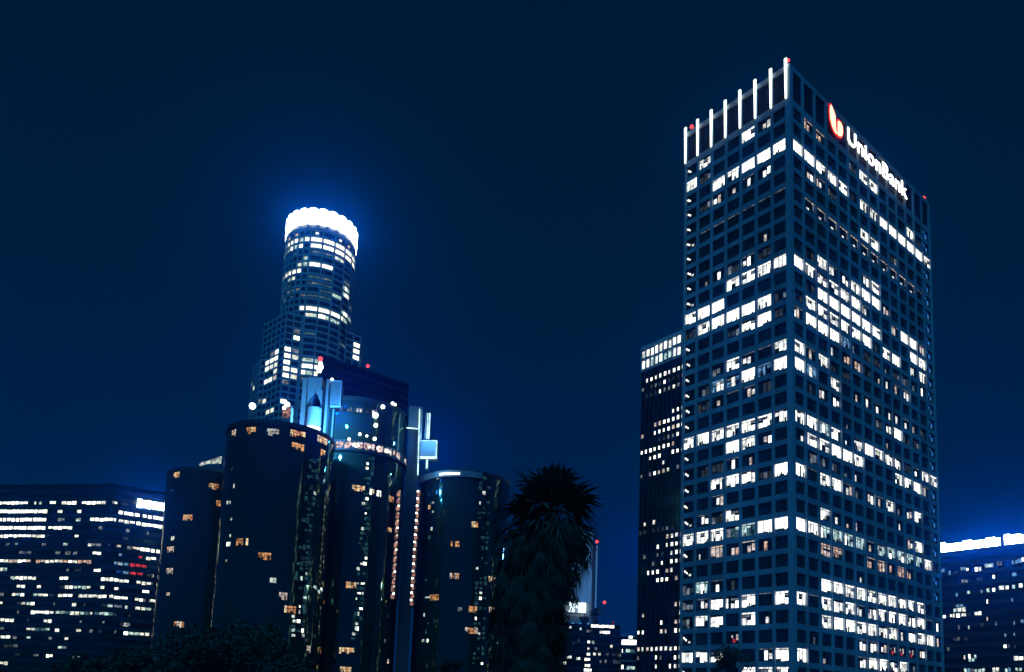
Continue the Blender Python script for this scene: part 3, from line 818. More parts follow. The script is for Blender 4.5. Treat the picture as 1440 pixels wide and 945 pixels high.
for i in range(26):
    a, _ = on_cyl(474+i*2.2, 578, cx, cy, r)
    fm = fmc(cx, cy, r+.1, a)
    if rng.random() < .75: b.fquad(fm, -.25, .25, ZR-.9, ZR+rng.uniform(-.2, .9), .05, rng.choice(('office_dim', 'office_faint', 'office_white', 'office_dim')))
b.build('lounge_light', hotel)
for px, py, s in ((528, 584, 1.0), (528.5, 598, .7), (538.5, 572, .7), (552, 567, .6), (556, 562, .5), (491, 617.5, .5), (506, 610.5, .5), (516, 613, .4), (527, 617, .6), (467, 534, .6), (400, 574, .7), (355, 571, 1.1), (404, 569, .9)):
    k = 'core' if px > 465 else 'front'
    Y = 247 if px > 465 else 232
    if px > 470:                                            # fixed to the glass of the core
        a_, z_ = on_cyl(px, py, cx, cy, r+.35); z_ = min(z_, hh+1); P = Vector((cx+(r+.35)*math.cos(a_), cy+(r+.35)*math.sin(a_), z_))
    else: P = at(px, py, 246.5 if px > 465 else 232)
    b = MB(); b.ball(P, s, 'lamp_white', 8)
    b.tube(P, Vector((P.x, P.y, P.z-.8 if px > 465 else HT)), .08, .08, 'dark_metal', 5); b.build('deck_lamp', hotel)
b = MB(); p = at(395, 586, 231); q = at(409, 570, 231)      # salmon lit stair house on the roof
b.box(((p.x+q.x)/2, 233, HT), (q.x-p.x), 2.4, q.z-HT, 'shaft_concrete'); b.build('stair_house', hotel)
b = MB(); b.fbox(lambda u, z, d: Vector((p.x+.2+u, 231.75-d, z)), 0, q.x-p.x-.4, p.z, q.z-.3, 0, .04, 'lift_salmon'); b.build('stair_house_window', hotel)
b = MB()                                                    # lit frame on the far roof
p = at(281, 654, 272); q = at(312, 643, 272)
for i in range(3):
    b.tube(p+Vector((i*.6, 0, i*.5)), q+Vector((0, 0, -i*1.0)), .45, .45, 'glint_white', 6)
b.tube(Vector((p.x, p.y, HT-1)), p, .2, .2, 'dark_metal'); b.tube(Vector((q.x, q.y, HT-1)), q, .2, .2, 'dark_metal')
b.build('roof_frame', hotel)

# ================================================================== 4b. dark flat-topped tower behind the hotel
K0 = at(449, 620, 300); K0 = Vector((K0.x, K0.y))
e_r = Vector((dr.x, dr.y)); e_l = Vector((dl.x, dl.y))
fK, _ = frame_of(K0, K0+e_r*10)
LK = u_at(fK, 10, 574, 560)[0]; HK = at(449, 499.5, 300).z
bt = thing('dark_tower', 'unlit flat-topped dark tower with faint floor lines rising behind the hotel cylinders', 'office tower', (K0.x, K0.y, 0))
b = MB(); b.prism([tuple(K0), tuple(K0+e_r*LK), tuple(K0+e_r*LK+e_l*7), tuple(K0+e_l*7)], 0, HK, 'tower_glass', 'roofing'); b.build('wall', bt)
b = MB(); fK2, LK2 = frame_of(K0+e_l*7, K0)
z = HK-.4
while z > 20:
    b.fbox(fK, -.1, LK, z-.7, z, .01, .16, 'louvre'); b.fbox(fK2, 0, LK2-.02, z-.7, z, .01, .15, 'louvre'); z -= 3.4
b.build('floor_band', bt)
beacon(fK(u_at(fK, LK, 518, 516)[0], HK+1.4, -.5), bt, .75, 1.5)

# ================================================================== 5. wide office block on the left
PA = at(-75, 690, 345); PB = at(160, 685, 331); PC = at(262, 695, 347)
HB = zpx(160, 684, 331)
ob = thing('office_block', 'wide dark office block with many broken rows of lit windows left of the hotel', 'office building', (PB.x, PB.y, 0))
A_, B_, C_ = (PA.x, PA.y), (PB.x, PB.y), (PC.x, PC.y)
b = MB(); b.prism([A_, B_, C_, (PC.x+2, PC.y+40), (PA.x, PA.y+40)], 0, HB, 'block_glass', 'roofing'); b.build('wall', ob)
fA, LA = frame_of(A_, B_); fB, LB = frame_of(B_, C_)
def row_z(k): return zpx(130, 706.5, 331)-3.82*k            # centre of window row k
b = MB()
for k in range(-1, 24):
    zc = row_z(k)
    for fm, L in ((fA, LA), (fB, LB)): b.fbox(fm, 0.02, L-.02, zc+1.05, zc+2.75, 0, .3, 'dark_stone')
b.build('spandrel_band', ob)
rows = {0: [(0, 120, 'L'), (145, 155, 'p'), (165, 178, 'p'), (210, 238, 'p'), (260, 325, 'L'), (345, 448, 'L'), (475, 498, 'p'), (510, 545, 'd')],
        1: [(0, 200, 'F'), (243, 266, 'p'), (325, 346, 'p'), (500, 592, 'F'), (603, 692, 'F')], 2: [(0, 195, 'F'), (243, 276, 'd'), (320, 342, 'p'), (380, 492, 'L'), (500, 572, 'p'), (576, 690, 'F')],
        3: [(0, 195, 'F'), (203, 306, 'L'), (415, 435, 'd'), (530, 550, 'd'), (620, 632, 'd')], 4: [(0, 190, 'L'), (197, 210, 'd'), (314, 332, 'p'), (520, 545, 'd')],
        5: [(62, 76, 'd'), (175, 195, 'd'), (265, 308, 'p'), (382, 428, 'd'), (455, 468, 'd'), (490, 580, 'r'), (592, 682, 'F')], 6: [(78, 132, 'd'), (232, 256, 'd'), (274, 300, 'd'), (390, 428, 'L'), (616, 662, 'L'), (500, 516, 'b'), (585, 605, 'k')],
        7: [(0, 386, 'R'), (480, 545, 'b'), (548, 622, 'k'), (480, 500, 'b')], 8: [(0, 30, 'p'), (314, 342, 'd'), (394, 426, 'p'), (490, 545, 'b'), (548, 605, 'k'), (620, 650, 'd')], 9: [(45, 170, 'p'), (250, 288, 'p'), (425, 545, 'L'), (575, 662, 'p')],
        10: [(68, 106, 'p'), (272, 382, 'p'), (422, 502, 'p'), (600, 632, 'p')], 11: [(0, 16, 'd'), (48, 102, 'p'), (138, 202, 'p'), (242, 306, 'p'), (330, 450, 'L'), (460, 540, 'L'), (568, 606, 'L'), (632, 658, 'p')],
        12: [(88, 146, 'p'), (222, 232, 'd'), (350, 362, 'd'), (478, 512, 'd'), (570, 640, 'p')], 13: [(70, 80, 'd'), (128, 226, 'L'), (232, 492, 'C'), (540, 552, 'd')],
        14: [(0, 58, 'L'), (112, 122, 'd'), (182, 218, 'p'), (430, 442, 'd'), (502, 552, 'd')], 15: [(108, 250, 'C'), (320, 342, 'p'), (376, 392, 'd'), (414, 428, 'd'), (480, 492, 'd'), (520, 632, 'p')],
        16: [(0, 42, 'p'), (200, 238, 'd'), (270, 288, 'p')], 17: [(12, 74, 'd')], 18: [(138, 162, 'd'), (192, 222, 'p')], 19: [(0, 32, 'p')]}
MT = {'F': ('office_bright',), 'L': ('office_bright', 'office_white', 'office_bright'), 'p': ('office_white', 'office_white', 'office_cyan', 'office_bright'), 'd': ('office_dim', 'office_dim', 'office_faint'), 'R': ('office_rose', 'office_bright', 'office_warm', 'office_white'),
      'r': ('office_rose', 'office_dim'), 'C': ('office_cyan', 'office_white', 'office_green'), 'b': ('deep_blue', 'office_blue', 'deep_blue'), 'k': ('office_red', 'office_red', 'office_red')}
rng = random.Random(9); wins = []
for k, segs in rows.items():
    zc = row_z(k)
    for x0, x1, t in segs:
        for fm, L, lo, hi in ((fA, LA, -1e9, 480), (fB, LB, 480, 1e9)):
            a0, a1 = max(x0, lo), min(x1, hi)
            if a1-a0 < 4: continue
            py = 630+(232+37*k)/3
            ua = u_at(fm, L, a0/3 if a0 > 0 else -20, py)[0]; ub = u_at(fm, L, a1/3, py)[0]
            n = max(1, round((ub-ua)/2.3)); w = (ub-ua)/n
            for i in range(n):
                if t not in 'FL' and rng.random() < .06: continue
                b = MB(); sh_ = rng.uniform(.2, .5) if t == 'F' else rng.uniform(.3, .9)
                b.fquad(fm, ua+i*w+.05, ua+(i+1)*w-.1, zc-.95, zc+1.0, .05, 'window_glass')
                m_ = rng.choice(MT[t])
                if m_: b.fquad(fm, ua+i*w+.12, ua+(i+1)*w-(rng.choice((.12, .2, .55)) if t == 'F' else .3), zc-.95+sh_, zc+.95-rng.uniform(0, .2), .08, m_)
                wins.append(b)
for k in range(5, 20):                                     # the many faint rooms between
    zc = row_z(k)
    for fm, L, lo in ((fA, LA, u_at(fA, LA, -15, 800)[0]), (fB, LB, 0)):
        n = int((L-lo)/2.3)
        for i in range(n):
            if rng.random() > .11: continue
            b = MB(); u = lo+i*2.3; w_ = rng.choice((1.0, 1.9, 1.9))
            b.fquad(fm, u+.05, u+2.15, zc-.95, zc+1.0, .045, 'window_glass')
            b.fquad(fm, u+.15, u+.15+w_, zc-.95+rng.uniform(.3, .9), zc+.8, .07, rng.choice(('office_dim', 'office_dim', 'office_faint', 'office_white', 'office_cyan'))); wins.append(b)
emit_windows(wins, ob)
b = MB()
for fm, L in ((fA, LA), (fB, LB)): b.fbox(fm, .1, L-.1, HB+.02, HB+1.2, -.6, -.1, 'dark_metal')
b.build('parapet', ob)
b = MB()
for i in range(9):
    P = at(2+i*5.5, 692, 350); b.tube((P.x, P.y, HB), (P.x+2.4, P.y, HB+2.6), .12, .12, 'louvre', 5)
P = at(0, 690, 350); Q = at(50, 690, 350); b.tube((P.x, 350, HB+2.6), (Q.x, 350, HB+2.6), .14, .14, 'louvre', 5)
b.build('roof_screen', ob)
b = MB(); P = at(50, 684, 345); b.tube((P.x, P.y, HB), (P.x, P.y, HB+3.6), .15, .1, 'louvre', 6); b.build('mast', ob)
beacon(at(164.5, 686.5, 338), ob, .65, 1.5)
fb_sign = thing('illuminated_sign', 'glowing white sign bar at the top corner of the left office block', 'sign', at(214, 709, 336))
us0, zs0 = u_at(fB, LB, 193, 709); us1, zs1 = u_at(fB, LB, 236, 711)
zs = zpx(214, 709, 337)
b = MB()
n = 7; w = (us1-us0)/n                                      # blown-out letters, nothing legible in them
for i in range(n):
    hh_ = (1.9, 1.5, 1.8, 1.5, 1.6, 1.5, 1.75)[i]
    b.fbox(fB, us0+i*w, us0+(i+1)*w-.06, zs-hh_, zs+hh_, .5, .9, 'sign_blue_white')
b.build('lit_face', fb_sign)
b = MB(); b.fbox(fB, us0-.1, us1+.1, zs-2.15, zs-2.0, .32, .7, 'dark_metal'); b.fbox(fB, us0-.1, us1+.1, zs+2.0, zs+2.15, .32, .7, 'dark_metal'); b.build('mounting_frame', fb_sign)

# ================================================================== 6. office block on the right
QB = Vector((196, 276)); QA = QB-Vector((dr.x, dr.y))*0
g0 = at(1318, 800, 292); e2 = Vector((dl.x, dl.y))
Q1 = Vector((g0.x, g0.y))+e2*20; Q0 = Vector((g0.x, g0.y))-e2*90
f6, L6 = frame_of(Q1, Q0)
rb = thing('office_block', 'dark office block with sparse bluish windows, right of the gridded tower', 'office building', (g0.x, g0.y, 0))
us, zs6 = u_at(f6, L6, 1324, 771); ue, _ = u_at(f6, L6, 1409, 757)
_, zlow = u_at(f6, L6, 1360, 770)
HR = u_at(f6, L6, 1324, 778)[1]-.4
b = MB(); bk = Vector((dr.x, dr.y))*40
b.prism([tuple(Q1), tuple(Q0), tuple(Q0+bk), tuple(Q1+bk)], 0, HR, 'block_glass', 'roofing'); b.build('wall', rb)
b = MB()
zr0 = u_at(f6, L6, 1351, 800)[1]
for k in range(-1, 18): b.fbox(f6, .02, L6-.02, zr0-3.9*k+1.3, zr0-3.9*k+2.7, 0, .3, 'dark_stone')
b.build('spandrel_band', rb)
b = MB(); b.fbox(f6, .01, L6-.01, HR-.5, HR+.5, -.5, .35, 'dark_stone'); b.build('parapet', rb)
rng = random.Random(13); wins = []
for px, py, w, t in ((1326, 803, 7, 'd'), (1336, 806, 4, 'd'), (1345, 805, 2, 'd'), (1355, 800, 8, 'c'), (1361, 801, 4, 'L'), (1376, 801, 10, 'L'), (1388, 796, 6, 'c'), (1394, 795, 8, 'c'), (1406, 793, 8, 'c'), (1427, 791, 9, 'c'), (1434, 789, 8, 'c'), (1439, 787, 4, 'L'),
                     (1357, 818, 10, 'c'), (1378, 815, 8, 'd'), (1398, 811, 4, 'L'), (1427, 808, 7, 'd'), (1363, 833, 5, 'p'), (1381, 832, 4, 'c'), (1390, 830, 5, 'p'), (1398, 829, 5, 'F'), (1409, 827, 8, 'L'), (1417, 826, 5, 'F'), (1426, 825, 5, 'p'), (1436, 824, 6, 'F'),
                     (1346, 837, 4, 'd'), (1389, 846, 3, 'F'), (1424, 843, 3, 'd'), (1350, 852, 11, 'B'), (1350, 858, 18, 'p'), (1328, 867, 6, 'F'), (1340, 866, 8, 'L'), (1348, 866, 6, 'L'), (1356, 865, 7, 'L'), (1364, 865, 3, 'd'), (1376, 863, 10, 'L'), (1389, 870, 3, 'w'),
                     (1382, 879, 6, 'd'), (1401, 877, 3, 'B'), (1427, 876, 3, 'B'), (1438, 874, 5, 'B'), (1349, 882, 3, 'd'), (1363, 882, 3, 'p'), (1346, 899, 10, 'd'), (1359, 898, 7, 'd'), (1414, 893, 4, 'B'), (1427, 892, 3, 'B'), (1414, 909, 5, 'F'), (1428, 909, 3, 'd'), (1419, 909, 4, 'd'),
                     (1334, 912, 4, 'd'), (1357, 924, 3, 'p'), (1364, 923, 4, 'F'), (1372, 924, 4, 'c'), (1367, 928, 9, 'c'), (1433, 926, 14, 'L'), (1371, 943, 30, 'c'), (1401, 942, 10, 'L'), (1418, 942, 9, 'c'), (1433, 941, 10, 'c')):
    u0, z = u_at(f6, L6, px-w/2, py); u1, _ = u_at(f6, L6, px+w/2, py)
    mats = {'d': ('office_dim', 'office_faint', 'office_blue'), 'c': ('office_cyan', 'office_blue', 'office_dim'), 'L': ('office_bright', 'office_white'), 'p': ('office_white', 'office_cyan'), 'F': ('office_bright',), 'B': ('office_blue',), 'w': ('office_rose',)}[t]
    n = max(1, round((u1-u0)/1.3)); ww = (u1-u0)/n
    for i in range(n):
        b = MB(); b.fquad(f6, u0+i*ww, u0+(i+1)*ww-.06, z-.9, z+.9, .32, 'window_glass')
        b.fquad(f6, u0+i*ww+.1, u0+(i+1)*ww-.16, z-rng.uniform(.5, .85), z+rng.uniform(.4, .85), .35, rng.choice(mats)); wins.append(b)
emit_windows(wins, rb)
sg = thing('illuminated_sign', 'long glowing blue-white rooftop sign in two lengths on the right-hand office block', 'sign', f6(us, HR, 0))
b = MB()
def bar(u0, u1, seed):
    r_ = random.Random(seed); u = u0; first = True
    while u < u1-.5:
        w = r_.uniform(1.3, 1.9); top = 3.7 if first else (2.8 if r_.random() < .65 else 3.3)
        b.fbox(f6, u, min(u1, u+w)-.05, HR+.75, HR+.75+top, .1, .5, 'sign_blue_white'); u += w; first = False
bar(us, ue, 3); bar(ue+.9, ue+26, 5)
b.build('lit_face', sg)
b = MB(); b.fbox(f6, us, ue+26, HR+.52, HR+.68, .0, .5, 'dark_metal')
for i in range(16): b.fbox(f6, us+i*3, us+i*3+.15, HR+.68, HR+3.8, -.1, .05, 'dark_metal')
b.build('mounting_frame', sg)

# ================================================================== 7. pale slab far behind the palm
ps = thing('pale_tower', 'smooth pale blank-walled tower far behind the palm, with a red beacon', 'tower', at(826, 900, 420))
p = at(806, 746, 420); q = at(834, 746, 420); zt_ = at(825, 746, 420).z
b = MB(); b.box(((p.x+q.x)/2, 426, 0), q.x-p.x, 12, zt_-1, 'pale_plaster')
b.box(((p.x+q.x)/2+1, 426, zt_-1), (q.x-p.x)-3, 10, 1.6, 'pale_plaster'); b.build('wall', ps)
b = MB(); p2 = at(834.4, 760, 421); q2 = at(841.5, 760, 421); z2 = at(838, 767, 421).z
b.box(((p2.x+q2.x)/2, 430, 0), q2.x-p2.x, 14, z2, 'dark_stone'); b.build('service_core', ps)
b = MB(); p2 = at(840, 760, 421); b.box((p2.x, 422.4, 0), .9, .8, z2, 'pale_plaster'); b.build('corner_strip', ps)
beacon(at(839.5, 763, 421), ps, .9, 1)
# ================================================================== 8. low blocks between
lb = thing('low_block', 'low dark block with a blue-lit roof house and a few rows of small lit windows', 'office building', at(822, 930, 330))
p = at(760, 880, 330); q = at(873, 884, 330); zt_ = at(820, 877, 330).z
f8, L8 = frame_of((p.x, 330), (q.x, 332))
b = MB(); b.prism([(p.x, 330), (q.x, 332), (q.x, 360), (p.x, 360)], 0, zt_, 'block_glass', 'roofing'); b.build('wall', lb)
rng = random.Random(4); wins = []
for (x0, x1, y, t) in ((773, 779, 884, 'p'), (783, 797, 881, 'd'), (800, 804, 882, 'p'), (831, 864, 880, 'F'), (815, 818, 884, 'p'), (825, 833, 887, 'd'), (843, 858, 889, 'L'), (777, 781, 890, 'd'), (826, 830, 903, 'L'), (832, 836, 903, 'p'), (826, 829, 912, 'p'), (858, 862, 909, 'p'), (825, 830, 920, 'L'), (834, 838, 920, 'p'), (841, 845, 920, 'L'),
                       (797, 804, 924, 'L'), (810, 816, 926, 'p'), (789, 797, 932, 'L'), (822, 830, 927, 'L'), (843, 846, 930, 'd'), (822, 830, 936, 'L'), (821, 832, 942, 'F'), (812, 815, 901, 'd'), (784, 786, 899, 'd'), (850, 853, 930, 'd'), (861, 864, 930, 'd'), (806, 808, 905, 'd'), (836, 840, 912, 'd'), (850, 856, 920, 'd')):
    u0, z = u_at(f8, L8, x0, y); u1, _ = u_at(f8, L8, x1, y); n = max(1, round((u1-u0)/1.2)); w = (u1-u0)/n
    for i in range(n):
        b = MB(); b.fquad(f8, u0+i*w, u0+(i+1)*w-.05, z-.8, z+.8, .06, 'window_glass')
        b.fquad(f8, u0+i*w+.08, u0+(i+1)*w-.12, z-.7+rng.uniform(0, .3), z+.7-rng.uniform(0, .3), .09, rng.choice(MT[t])); wins.append(b)
emit_windows(wins, lb)
b = MB()
for k in range(10):
    z = zt_-1-3.6*k
    if z > 2: b.fbox(f8, .02, L8-.02, z-.5, z+.1, 0, .04, 'dark_stone')
b.build('floor_band', lb)
p = at(781, 862, 336); q = at(832, 862, 336)
b = MB(); b.box(((p.x+q.x)/2, 340, zt_), q.x-p.x, 6, at(806, 845, 336).z-zt_, 'shaft_concrete'); b.build('roof_house', lb)
b = MB()
for i in range(5): b.box((p.x+1+i*3.4, 335.4, zt_+.2), .5, .4, .5, 'flood_blue')
b.build('flood_lamp', lb)
b = MB(); b.fbox(lambda u, z, d: Vector((p.x+u, 336.9-d, z)), 2, 5, zt_+1.2, zt_+1.8, .0, .1, 'office_blue'); b.build('roof_house_window', lb)
beacon(at(850, 848.5, 345), lb, .75, 9)
b = MB(); P = at(863, 876, 331); b.tube((P.x-2, 333, zt_+.8), (P.x+2, 333, zt_+.8), .12, .12, 'dark_metal', 6); b.tube((P.x, 333, zt_-.1), (P.x, 333, zt_+1.6), .25, .25, 'office_red', 6); b.build('roof_rail', lb)
sg2 = thing('illuminated_sign', 'small glowing white double sign on the blue roof house beside the palm', 'sign', at(811, 855, 335))
b = MB()
for x0, x1, y0, y1 in ((799, 809, 847, 860), (810, 812, 851, 855), (813, 824, 848, 861)):
    p = at(x0, y1, 335); q = at(x1, y0, 335); b.box(((p.x+q.x)/2, 335.4, p.z), q.x-p.x, .5, q.z-p.z, 'sign_small')
b.build('lit_face', sg2)
b = MB(); p = at(799, 863, 335); q = at(824, 863, 335); b.box(((p.x+q.x)/2, 335.6, p.z), q.x-p.x, .3, .4, 'dark_metal')
for x in (p.x+.6, q.x-.6): b.box((x, 335.7, zt_), .3, .3, p.z-zt_+.2, 'dark_metal')
b.build('mounting_frame', sg2)
nb_ = thing('low_block', 'narrow low office block with a bright white top floor beside the slim dark tower', 'office building', at(886, 930, 300))
p = at(873.5, 900, 300); q = at(904, 896, 300); zt_ = at(886, 894, 300).z
f9, L9 = frame_of((p.x, 300), (q.x, 299))
b = MB(); b.prism([(p.x, 300), (q.x, 299), (q.x, 325), (p.x, 325)], 0, zt_, 'block_glass', 'roofing'); b.build('wall', nb_)
b = MB()
for k in range(7): b.fbox(f9, 0, L9, zt_-.3-3.3*k, zt_+.1-3.3*k, 0, .12, 'granite_grid')
b.build('floor_band', nb_)
wins = []
for (x0, x1, y, h, t) in ((874, 899, 903, 2.0, 'F'), (874.5, 876, 915, 1.4, 'L'), (880, 893, 915, 1.2, 'C'), (873.5, 877, 938, 1.6, 'L'), (881, 893, 939, 1.2, 'p'), (884, 890, 896, 1.0, 'p')):
    u0, z = u_at(f9, L9, x0, y); u1, _ = u_at(f9, L9, x1, y); n = max(1, round((u1-u0)/1.6)); w = (u1-u0)/n
    for i in range(n):
        b = MB(); b.fquad(f9, u0+i*w, u0+(i+1)*w-.05, z-h/2-.1, z+h/2+.1, .14, 'window_glass'); b.fquad(f9, u0+i*w+.06, u0+(i+1)*w-.1, z-h/2, z+h/2, .17, rng.choice(MT[t])); wins.append(b)
emit_windows(wins, nb_)

# ================================================================== trees
def fan(b, P, d, size, mat, rng, droop=.25, nbl=13, spread=1.5, bw=.035):
    """one fan-shaped palm frond: stalk and separate blades"""
    d = d.normalized(); side = d.cross(Vector((0, 0, 1)))
    if side.length < .05: side = Vector((1, 0, 0))
    side.normalize(); up = side.cross(d)
    roll = rng.uniform(-.6, .6); side, up = side*math.cos(roll)+up*math.sin(roll), up*math.cos(roll)-side*math.sin(roll)
    Q = P+d*size*.45
    b.face([P+side*.03, P-side*.03, Q-side*.02, Q+side*.02], mat)
    for i in range(nbl):
        t = -1+2*i/(nbl-1); a = t*spread*rng.uniform(.85, 1.1)
        e = (d*math.cos(a)+side*math.sin(a)).normalized()
        L = size*.62*(1-.25*abs(t))*rng.uniform(.85, 1.1)
        n = e.cross(up).normalized()*size*bw
        M_ = Q+e*L*.55+up*rng.uniform(-.02, .04)*size; T = Q+e*L+Vector((0, 0, -droop*L*rng.uniform(.3, 1.2)))
        b.face([Q-n*.3, M_-n, M_+n, Q+n*.3], mat); b.face([M_-n, T, M_+n], mat)
def palm(name, label, x, y, h, crown_r, skirt_len, skirt_r, nlive, ndead, seed, group=None, sz=1.25, skew=0):
    rng = random.Random(seed)
    r = thing(name, label, 'palm tree', (x, y, 0), 0, group)
    b = MB()
    n = 14; pts = [Vector((x+.35*math.sin(i/n*2.2), y, h*i/n)) for i in range(n+1)]
    for i in range(n): b.tube(pts[i], pts[i+1], .42-.14*i/n, .42-.14*(i+1)/n, 'bark', 10)
    b.build('trunk', r)
    T = pts[-1]
    b = MB()
    for i in range(nlive):
        a = rng.uniform(0, 2*math.pi); el = rng.uniform(-.6, 1.3)
        d = Vector((math.cos(a)*math.cos(el), math.sin(a)*math.cos(el), math.sin(el)))
        fan(b, T+d*.2, d, crown_r*rng.uniform(.66, 1.12), 'frond_green', rng, .3)
    b.build('crown', r)
    if ndead:
        b = MB()
        for i in range(ndead):
            t = rng.random()**.8; a = rng.uniform(0, 2*math.pi)
            rad = skirt_r*(1-.55*t)*rng.uniform(.35, 1.0)
            P = T+Vector((math.cos(a)*rad*.75+skew*min(1, t*2.5), math.sin(a)*rad*.75, .2-skirt_len*t))
            d = Vector((math.cos(a)*.38, math.sin(a)*.38, -1))
            fan(b, P, d, sz*rng.uniform(.8, 1.35), 'frond_dead', rng, .7, 8, .8, .02)
        b.build('dead_frond_skirt', r)
    return r
P = at(766, 728, 38)
palm('palm_tree', 'tall shaggy fan palm with a thick skirt of dead fronds, in silhouette', P.x, 38, P.z, 2.75, 10.5, 3.05, 85, 2000, 3, skew=-.9)
P = at(634, 951, 60)
palm('palm_tree', 'low fan palm at the foot of the hotel, only its top fronds showing', P.x, 60, P.z-.1, 1.6, 2, .8, 34, 12, 5, sz=.9)
def tree(name, label, x, y, h, rad, seed, n=2600, leaf=.55, squash=.8, group=None):
    rng = random.Random(seed)
    r = thing(name, label, 'tree', (x, y, 0), 0, group)
    b = MB(); hb = h-rad*squash*1.5
    b.tube((x, y, 0), (x+.2, y, hb*.55), h*.022, h*.017, 'bark', 10); b.tube((x+.2, y, hb*.55), (x, y, hb+rad*.5), h*.017, h*.008, 'bark', 10)
    cl = []
    for i in range(15):
        a = rng.uniform(0, 6.283); e = rng.uniform(-.5, 1.3); k = rng.uniform(.45, .85)
        c = Vector((x+math.cos(a)*math.cos(e)*rad*k, y+math.sin(a)*math.cos(e)*rad*k, h-rad*squash+math.sin(e)*rad*squash*k))
        cl.append((c, rad*rng.uniform(.26, .44)))
        b.tube((x, y, hb*rng.uniform(.55, .95)), c, h*.007, h*.002, 'bark', 6)
    b.build('trunk', r)
    b = MB()
    for i in range(n):
        c, s = rng.choice(cl)
        d = Vector((rng.gauss(0, 1), rng.gauss(0, 1), rng.gauss(0, .8))); d = d.normalized()*s*rng.random()**.35*rng.choice((1, 1, 1, 1.25))
        p = c+d; a = Vector((rng.gauss(0, 1), rng.gauss(0, 1), rng.gauss(0, 1))).normalized(); e = a.orthogonal().normalized(); l = leaf*rng.uniform(.6, 1.3)
        b.face([p-a*l*.5, p+e*l*.28, p+a*l*.5, p-e*l*.28], 'leaf_dark')
    b.build('crown', r)
    return r
G = 'trees in front of the hotel'
for i, (px, py, Y, rad, lab) in enumerate(((120, 926, 120, 5.5, 'leftmost of the dark trees, in front of the wide office block'), (205, 908, 128, 6, 'dark rounded tree left of the hotel, where office block and hotel meet'), (285, 884, 118, 7.5, 'broad dark tree in front of the far left hotel cylinder'),
                                           (362, 876, 125, 7, 'tallest dark tree, in front of the front hotel cylinder'), (415, 918, 112, 4, 'small dark tree low in front of the front hotel cylinder'))):
    P = at(px, py, Y); tree('broadleaf_tree', lab, P.x, Y, P.z, rad, 40+i, 3000, .75, group=G)
P = at(1031, 908, 96); tree('slender_tree', 'small dark tree standing before the narrow side of the gridded tower', P.x, 96, P.z, 2.4, 61, 1400, .4)
for i, (px, py, rad, lab) in enumerate(((838, 854, 3.2, 'larger roof tree beside the small double sign'), (822, 866, 2.4, 'smaller dark roof shrub under the small double sign'))):
    P = at(px, py, 333.5); t = tree('roof_tree', lab, P.x, 334, P.z, rad, 70+i, 700, .7, group='trees on the low block roof')
    # these stand in tubs on the roof of the low block: shorten the stem to the roof
    roof = at(820, 877, 330).z
    t.location.z = roof; s_ = (P.z-roof)/P.z; t.scale = (1, 1, 1)
    for ch in t.children:
        for v in ch.data.vertices:
            z = v.co.z; v.co.z = max(0, z-roof) if ch.name.startswith('crown') else z*(P.z-roof)/P.z

# ================================================================== ground, street
def flat(name, poly, z, mat):
    b = MB(); b.face([(x, y, z) for x, y in poly], mat); o = b.build(name); o['kind'] = 'structure'; return o
flat('ground', [(-1200, -300), (1200, -300), (1200, 1500), (-1200, 1500)], 0, 'soil')
flat('road', [(-600, 62), (600, 62), (600, 80), (-600, 80)], .004, 'asphalt')
b = MB()
for i in range(-40, 41): b.face([(i*10-2, 70.9, .008), (i*10+2, 70.9, .008), (i*10+2, 71.1, .008), (i*10-2, 71.1, .008)], 'road_paint')
b.build('road_marking')['kind'] = 'structure'
b = MB()
for y in (61.7, 80.3): b.box((0, y, 0), 1200, .3, .13, 'kerb_stone')
b.build('kerb')['kind'] = 'structure'
flat('pavement', [(-600, 80.5), (600, 80.5), (600, 86), (-600, 86)], .1, 'kerb_stone')

# ================================================================== air
b = MB()
mt, nt, out = nm('night_haze')
pv = N(nt, 'ShaderNodeVolumePrincipled'); nt.links.new(pv.outputs[0], out.inputs['Volume'])
pv.inputs['Color'].default_value = (.003, .115, 1., 1); pv.inputs['Density'].default_value = .00075; pv.inputs['Anisotropy'].default_value = .93
pv.inputs['Absorption Color'].default_value = (1, 1, 1, 1)
HAZE = True
if HAZE:
    b.box((0, 600, -1), 2500, 1900, 340, 'night_haze'); o = b.build('haze'); o['kind'] = 'stuff'

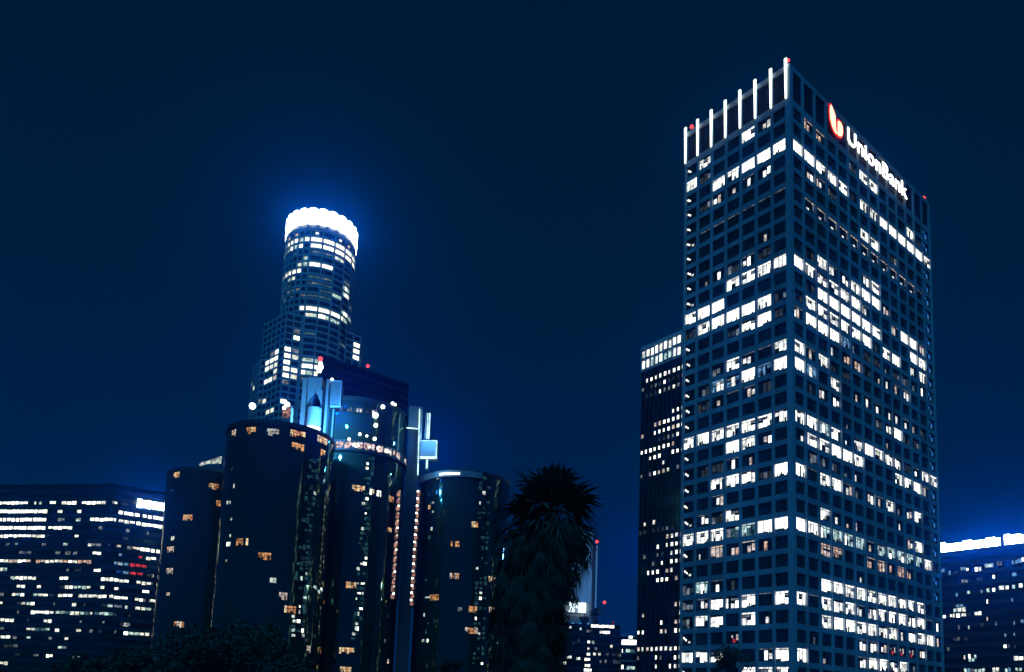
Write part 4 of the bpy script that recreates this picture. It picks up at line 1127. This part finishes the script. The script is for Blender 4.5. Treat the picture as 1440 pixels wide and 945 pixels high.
# ================================================================== light
def lamp(name, typ, loc, col, en, **kw):
    l = bpy.data.lights.new(name, typ); l.color = col; l.energy = en
    for k, v in kw.items(): setattr(l, k, v)
    o = bpy.data.objects.new(name, l); COL.objects.link(o); o.location = loc; return o
s = lamp('sky_glow_sun', 'SUN', (0, 0, 400), (.02, .34, 1.), 1.25, angle=math.radians(40))
s.rotation_euler = Vector((.10, .62, -.78)).to_track_quat('-Z', 'Y').to_euler()
lamp('shaft_flood', 'POINT', (-65, 236, HT+4), (.07, .38, 1.), 34000, shadow_soft_size=.8)
lamp('shaft_flood', 'POINT', (-60, 240, HT+13), (.05, .34, 1.), 10000, shadow_soft_size=.5)
lamp('shaft_flood', 'POINT', (-31, 257, HT+12), (.08, .40, 1.), 4200, shadow_soft_size=.5)
lamp('ledge_flood', 'POINT', (-27, 256, HT+2), (.15, .5, 1.), 900, shadow_soft_size=.4)
lamp('tower_fill', 'POINT', (70, 345, 80), (.14, .34, 1.), 130000, shadow_soft_size=3)  # unseen fill lamp in mid-air, added to brighten the pale tower evenly
lamp('roof_flood', 'POINT', (26, 332.5, 42), (.03, .10, 1.), 5000, shadow_soft_size=.6)

W = bpy.data.worlds.new('World'); S.world = W; W.use_nodes = True
nt = W.node_tree; nt.nodes.clear()
out = N(nt, 'ShaderNodeOutputWorld'); bg = N(nt, 'ShaderNodeBackground'); nt.links.new(bg.outputs[0], out.inputs[0])
tc = N(nt, 'ShaderNodeTexCoord'); sp = N(nt, 'ShaderNodeSeparateXYZ'); nt.links.new(tc.outputs['Generated'], sp.inputs[0])
cr = N(nt, 'ShaderNodeValToRGB'); nt.links.new(sp.outputs[2], cr.inputs[0])
el = cr.color_ramp.elements
el[0].position = 0; el[0].color = (.0, .0175, .135, 1)
el[1].position = 1; el[1].color = (.0, .008, .022, 1)
for p_, c_ in ((.12, (.0, .0172, .122, 1)), (.28, (.0, .0142, .076, 1)), (.45, (.0, .012, .048, 1)), (.62, (.0, .0105, .036, 1))):
    e_ = el.new(p_); e_.color = c_
nt.links.new(cr.outputs[0], bg.inputs[0]); bg.inputs[1].default_value = 1.0

S.view_settings.view_transform = 'Standard'; S.view_settings.look = 'None'; S.view_settings.exposure = 0; S.view_settings.gamma = 1
S.render.engine = 'CYCLES'
S.cycles.max_bounces = 5; S.cycles.volume_bounces = 0; S.cycles.use_denoising = True
S.cycles.sample_clamp_indirect = 4
S.cycles.use_light_tree = True
